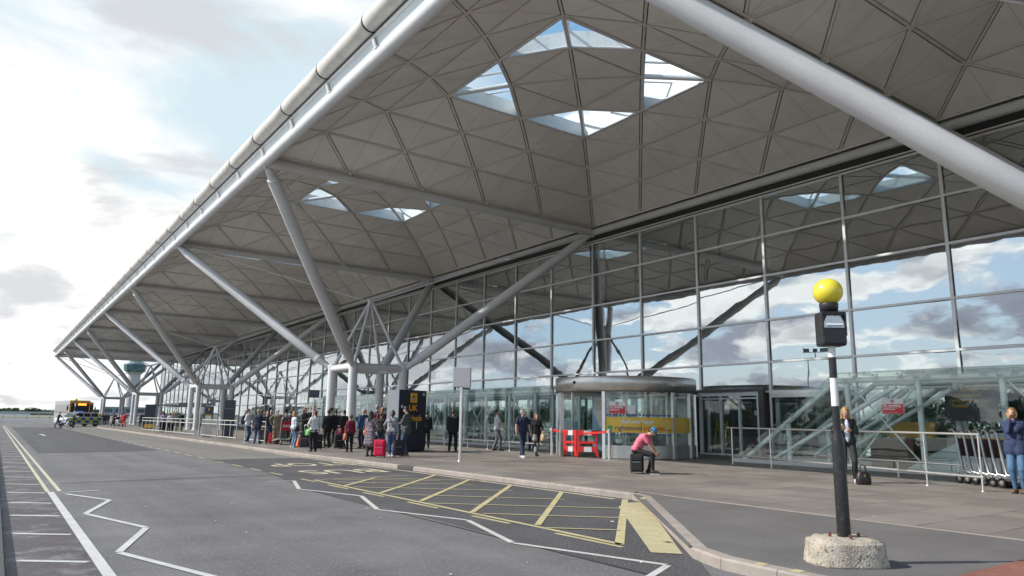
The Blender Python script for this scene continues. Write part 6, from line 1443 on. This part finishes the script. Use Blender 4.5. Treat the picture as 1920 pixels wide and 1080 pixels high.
# seated man
sp_ = person('sm', (6.60, -14.36, 1.76), 78, 'man in a pink T-shirt, black trousers and a blue cap hunched on a suitcase', 'pink', 'black', 'sneaker', 'dark', 'capblue', 'short', 'slim', seat=(0, -0.02, 0.62), lean=1.12, nod=.35,
       feet=[V((0.12, 0.44, 0.085)), V((-0.10, 0.27, 0.085))], rh=(0.07, 0.50, 0.53), lh=(-0.02, 0.52, 0.56), curl=1.0, elbow=0.7)
# far people
far = [('red', 150, 'person in a bright red tracksuit walking along the far kerb', 'red', 'red', 'dark'), ('dw', 100, 'person in dark clothes striding left of the red tracksuit', 'charcoal', 'black', 'dark'),
       ('t1', 180, 'person in black by the police car boot', 'black', 'charcoal', 'dark'), ('t2', 180, 'person in a green coat near the farthest columns', 'green', 'brown', 'brown'), ('t3', 90, 'person in dark grey behind the police car', 'charcoal', 'charcoal', 'dark'), ('t4', 180, 'person in brown standing farthest along the road', 'brown', 'black', 'brown'),
       ('pu', 175, 'person in a lilac top with back turned behind the railing', 'purple', 'black', 'dark'), ('p2', 160, 'person in brown next to the lilac top', 'brown', 'black', 'dark'), ('p3', 200, 'person in a black coat behind the railings', 'black', 'black', 'dark'), ('p4', 180, 'person in a white shirt behind the railings', 'white', 'navy', 'brown'),
       ('pc', 180, 'second person in a pale shirt beside the white shirt', 'palewhite', 'charcoal', 'brown'), ('p5', 185, 'person in a beige jacket behind the railings', 'beige', 'black', 'grey'), ('p6', 200, 'person in a bright blue jacket behind the railings', 'blue', 'black', 'dark'), ('p7', 180, 'person in a light blue top right of the bright blue jacket', 'ltblue', 'black', 'dark'),
       ('p8', 180, 'person in olive green near the yellow sign', 'green', 'khaki', 'dark'), ('p9', 20, 'person in navy at the right of the railing group', 'navy', 'black', 'dark'),
       ('b1', 30, 'dark haired person in navy leaning near the litter bin', 'navy', 'black', 'dark'), ('b2', -20, 'person in orange near the litter bin', 'hviz', 'black', 'dark'), ('b3', 10, 'person in black right of the litter bin', 'black', 'black', 'dark')]
for k, fc, lb, tp_, bt, hr in far:
    person(k, PP[k], fc, lb, tp_, bt, 'black', hr, stride=.2 if k in ('dw', 'red') else 0.0, group=TG if k[0] == 't' else FG if k[0] in 'pb' else None, stance=.1)
person('bm', PP['bm'], 95, 'man in a navy jumper and blue trousers pushing a bicycle across the road', 'navy', 'jean', 'black', 'grey', 'short', 'long', stride=.26, rh=(.2, .5, 1.0), lh=(-.1, .5, 1.0), lean=.25)
ext = [(4.6, 82, 'charcoal', 170), (5.6, 84, 'black', 10), (3.9, 79, 'brown', 190), (6.4, 92, 'navy', 90), (2.9, 90, 'black', 200), (7.2, 70, 'charcoal', 180), (8.0, 74, 'black', 160), (6.2, 66, 'grey', 200), (9.0, 62, 'navy', 180), (5.0, 57, 'charcoal', 20), (10.2, 58, 'black', 180)]
more_ = [('q1', (5.2, 10.2, 1.7), 190, 'charcoal', 'black', 'brown', 'dark coated person just behind the olive jacket'), ('q2', (4.9, 8.9, 1.62), 30, 'maroon', 'black', 'dark', 'person in maroon half hidden left of the blond woman'), ('q3', (6.2, 6.3, 1.75), 170, 'navy', 'black', 'brown', 'person in navy behind the woman with sunglasses'),
    ('q4', (4.6, 3.2, 1.7), 200, 'black', 'black', 'dark', 'person in black between the white shirt and the capped man'), ('q5', (6.6, 3.6, 1.72), 20, 'beige', 'charcoal', 'grey', 'person in beige seen between the capped man and the blazer'), ('q6', (7.0, 4.6, 1.7), 180, 'denim', 'black', 'brown', 'person in denim beside the tree column'),
    ('q7', (5.6, 0.9, 1.62), 190, 'charcoal', 'dkjean', 'brown', 'brown haired person in charcoal behind the patterned dress'), ('q8', (5.3, -0.9, 1.6), 160, 'black', 'dkjean', 'brown', 'person in black between the maroon T-shirt and grey sweater'), ('q9', (5.0, 13.6, 1.66), 20, 'white', 'black', 'blond', 'person in white behind the litter bin railing'), ('q10', (4.4, 11.0, 1.7), 200, 'navy', 'jean', 'grey', 'grey haired person in navy behind the white jumper'), ('q11', (7.6, 8.4, 1.7), 170, 'black', 'black', 'dark', 'person in black near the rear column of the nearest tree'), ('q12', (6.9, 11.5, 1.66), 200, 'grey', 'black', 'brown', 'person in grey standing behind the trolley group')]
for k_, ps_, fc_, t_, b_, h_, lb_t in more_: person(k_, ps_, fc_, lb_t, t_, b_, 'black', h_, group=QG)
words_ = ['in a grey coat', 'in black facing the road', 'in a brown coat', 'in navy walking', 'in a long black coat', 'in charcoal beside the second column', 'in black under the shelter', 'in a light grey top', 'in a navy coat near the glass', 'in charcoal facing the camera', 'in black beside the glass wall']
for (x, y, c, fc), w_ in zip(ext, words_): person('x%d' % y, (x, y, 1.55), fc, 'distant person %s near the far tree columns' % w_, c, 'black', 'black', 'dark', group=TG)

# what they carry
def held(name, build_fn, at, label, cat):
    t = empty(name, at, 0, label=label, cat=cat); build_fn(t); return t
def phone(key, side, label, m=(0.02, 0.02, 0.02)):
    q = PEOPLE[key]; p = q[side] + (Matrix.Rotation(q['rz'], 3, 'Z') @ Vector((0, 0.07, 0.045)))
    b = MB(); b.bbox((0, 0, 0), (0.072, 0.010, 0.14), 0.003); o = b.build('phone', mat('phone case', m, 0.3), label=label, cat='phone'); o.location = p; o.rotation_euler = (R(-50), 0, q['rz'])
phone('pw', 'rh', 'gold phone held by the woman in the leather jacket', (0.45, 0.33, 0.12)); phone('gb', 'rh', 'phone held by the man in the grey blazer'); phone('sm', 'rh', 'phone in the hands of the man in pink', (0.3, 0.35, 0.1)); phone('sg', 'rh', 'phone held by the woman with sunglasses')
def carry(key, side, w, d_, h, m, label, strap=.25, dz=0.0):
    q = PEOPLE[key]; p = q[side]; handbag((p.x, p.y, p.z-h-strap-0.02+dz), q['rz']+PI/2, w, d_, h, m, label, strap)
carry('nj', 'rh', .26, .14, .24, LB('beige', (0.36, 0.27, 0.18)), 'beige shoulder bag beside the navy jacket', .22, .28)
carry('ws', 'lh', .34, .16, .24, LB('green black', (0.12, 0.40, 0.08)), 'green and black bag held by the woman in the white shirt', .10)
carry('mr', 'lh', .32, .15, .28, LB('tan and red', (0.42, 0.12, 0.08)), 'tan and red shoulder bag carried by the woman in maroon', .30, .30)
carry('bz', 'lh', .34, .18, .30, LB('maroon', (0.16, 0.015, 0.03)), 'maroon bag carried by the man in the black blazer', .08, .12)
carry('rh', 'lh', .36, .18, .26, LB('beige tote', (0.45, 0.33, 0.20)), 'beige leather tote on the arm of the red-haired woman', .12, .05)
carry('pd', 'lh', .20, .10, .20, LB('orange', (0.6, 0.12, 0.03)), 'small orange bag beside the patterned dress', .12, .25)
carry('bl', 'rh', .26, .14, .22, LB('plum', (0.06, 0.03, 0.06)), 'dark plum bag carried by the blond woman', .12, .25)
q = PEOPLE['bs']; b = MB()
for i in range(10): b.ell((random.uniform(-.1, .1), random.uniform(-.06, .06), random.uniform(-.3, -.05)), (random.uniform(.05, .09), random.uniform(.04, .06), random.uniform(.06, .10)), 7, 5)
b.path([(0, 0, -.1), (0.01, 0, -.02), (0, 0, 0.02)], 0.012, 5)
o = b.build('plastic_bag', mat('pale plastic film', (0.35, 0.37, 0.40), 0.3, 0, .3, 30), label='clear plastic bag hanging from the hand of the man in the black suit', cat='bag'); o.location = q['lh'] - Vector((0, 0, .03))
def backpack(key, col, label):
    q = PEOPLE[key]; t = empty('backpack', q['W'] @ Vector((0, -0.19*q['s'], 1.02*q['s'])), q['rz'], label=label, cat='backpack')
    b = MB(); b.bbox((0, -0.02, 0.17), (0.30, 0.17, 0.46), 0.06); b.build('pack_body', FB('pack '+str(col), col), t); b = MB(); b.bbox((0, -0.12, 0.10), (0.24, 0.06, 0.24), 0.025); b.build('pack_pocket', FB('pack '+str(col), col), t)
    for s_ in (-1, 1):
        b = MB(); b.path([(s_*.11, 0.06, .38), (s_*.13, .12, .44), (s_*.13, .22, .42), (s_*.13, .31, .3)], 0.018, 6); b.build('shoulder_strap', FB('pack '+str(col), col), t)
backpack('wj', (0.015, 0.015, 0.02), 'black backpack worn by the man in the white jumper'); backpack('cp', (0.02, 0.02, 0.02), 'black backpack worn by the man in the cap'); backpack('bp', (0.02, 0.04, 0.10), 'dark blue rucksack worn by the person behind the walking couple')
q = PEOPLE['gs']; b = MB(); s_ = q['s']; b.path([q['W'] @ (Vector(p)*s_) for p in ((-0.14, 0.06, 1.50), (-0.12, -0.09, 1.49), (0.0, -0.155, 1.28), (0.12, -0.14, 1.08), (0.17, -0.05, 1.0))], 0.010, 6)
b.build('bag_strap', LB('brown strap', (0.06, 0.03, 0.02)), label='thin brown strap slung across the back of the grey sweater', cat='strap')
# bicycle and pushchair in the distance
bi = empty('bicycle', (-2.25, 52.6, ZR), R(-5), label='silver bicycle pushed across the road by the man in the navy jumper', cat='bicycle')
for x in (-.5, .5):
    b = MB(); b.lathe([(.31, -.02), (.34, -.02), (.34, .02), (.31, .02), (.31, -.02)], n=20, M4=Matrix.Translation((x, 0, .34)) @ Matrix.Rotation(PI/2, 4, 'X')); b.build('wheel', M['dark'], bi)
b = MB()
for p, q_ in (((-.5, 0, .34), (-.15, 0, .8)), ((-.15, 0, .8), (-.05, 0, .3)), ((-.05, 0, .3), (.38, 0, .8)), ((-.15, 0, .78), (.38, 0, .82)), ((.5, 0, .34), (.36, 0, .95)), ((-.5, 0, .34), (-.05, 0, .3))): b.tube(p, q_, .025, n=6)
b.build('frame', TRG, bi); b = MB(); b.tube((.36, -.28, .98), (.36, .28, .98), .018, n=6); b.build('handlebar', TRG, bi); b = MB(); b.bbox((-.18, 0, .88), (.25, .14, .06), .02); b.build('saddle', M['dark'], bi)
ps = empty('pushchair', (3.4, 61.5, 0), R(40), label='grey pushchair left of the red tracksuit', cat='pushchair')
b = MB(); b.bbox((0, 0, .55), (.45, .5, .35), .08); b.build('seat', cloth('grey', C_['grey']), ps); b = MB(); b.lathe([(.02, .0), (.3, .05), (.33, .3)], (0, .1, .75), 14, a0=0, a1=PI); b.build('hood', cloth('maroon', C_['maroon']), ps)
for x in (-.24, .24):
    for y in (-.3, .3):
        b = MB(); b.tube((x-.02, y, .12), (x+.02, y, .12), .12, n=12); b.build('wheel', M['dark'], ps)
b = MB(); b.path([(-.22, -.3, .12), (-.22, .35, 1.0), (.22, .35, 1.0), (.22, -.3, .12)], .015, 6); b.build('frame', TRG, ps)
cn = empty('traffic_cone', (3.75, 4.55, 0), label='orange cone-like bag between the blond woman and the suitcase', cat='cone')
b = MB(); b.lathe([(0.11, 0.03), (0.03, 0.46), (0, 0.47)], n=14); b.build('cone_body', mat('cone orange', (0.8, 0.13, 0.02), 0.5), cn); b = MB(); b.bbox((0, 0, .015), (.28, .28, .03), .01); b.build('cone_base', mat('cone orange', (0.8, 0.13, 0.02)), cn)

bpy.data.scenes.remove(TS)
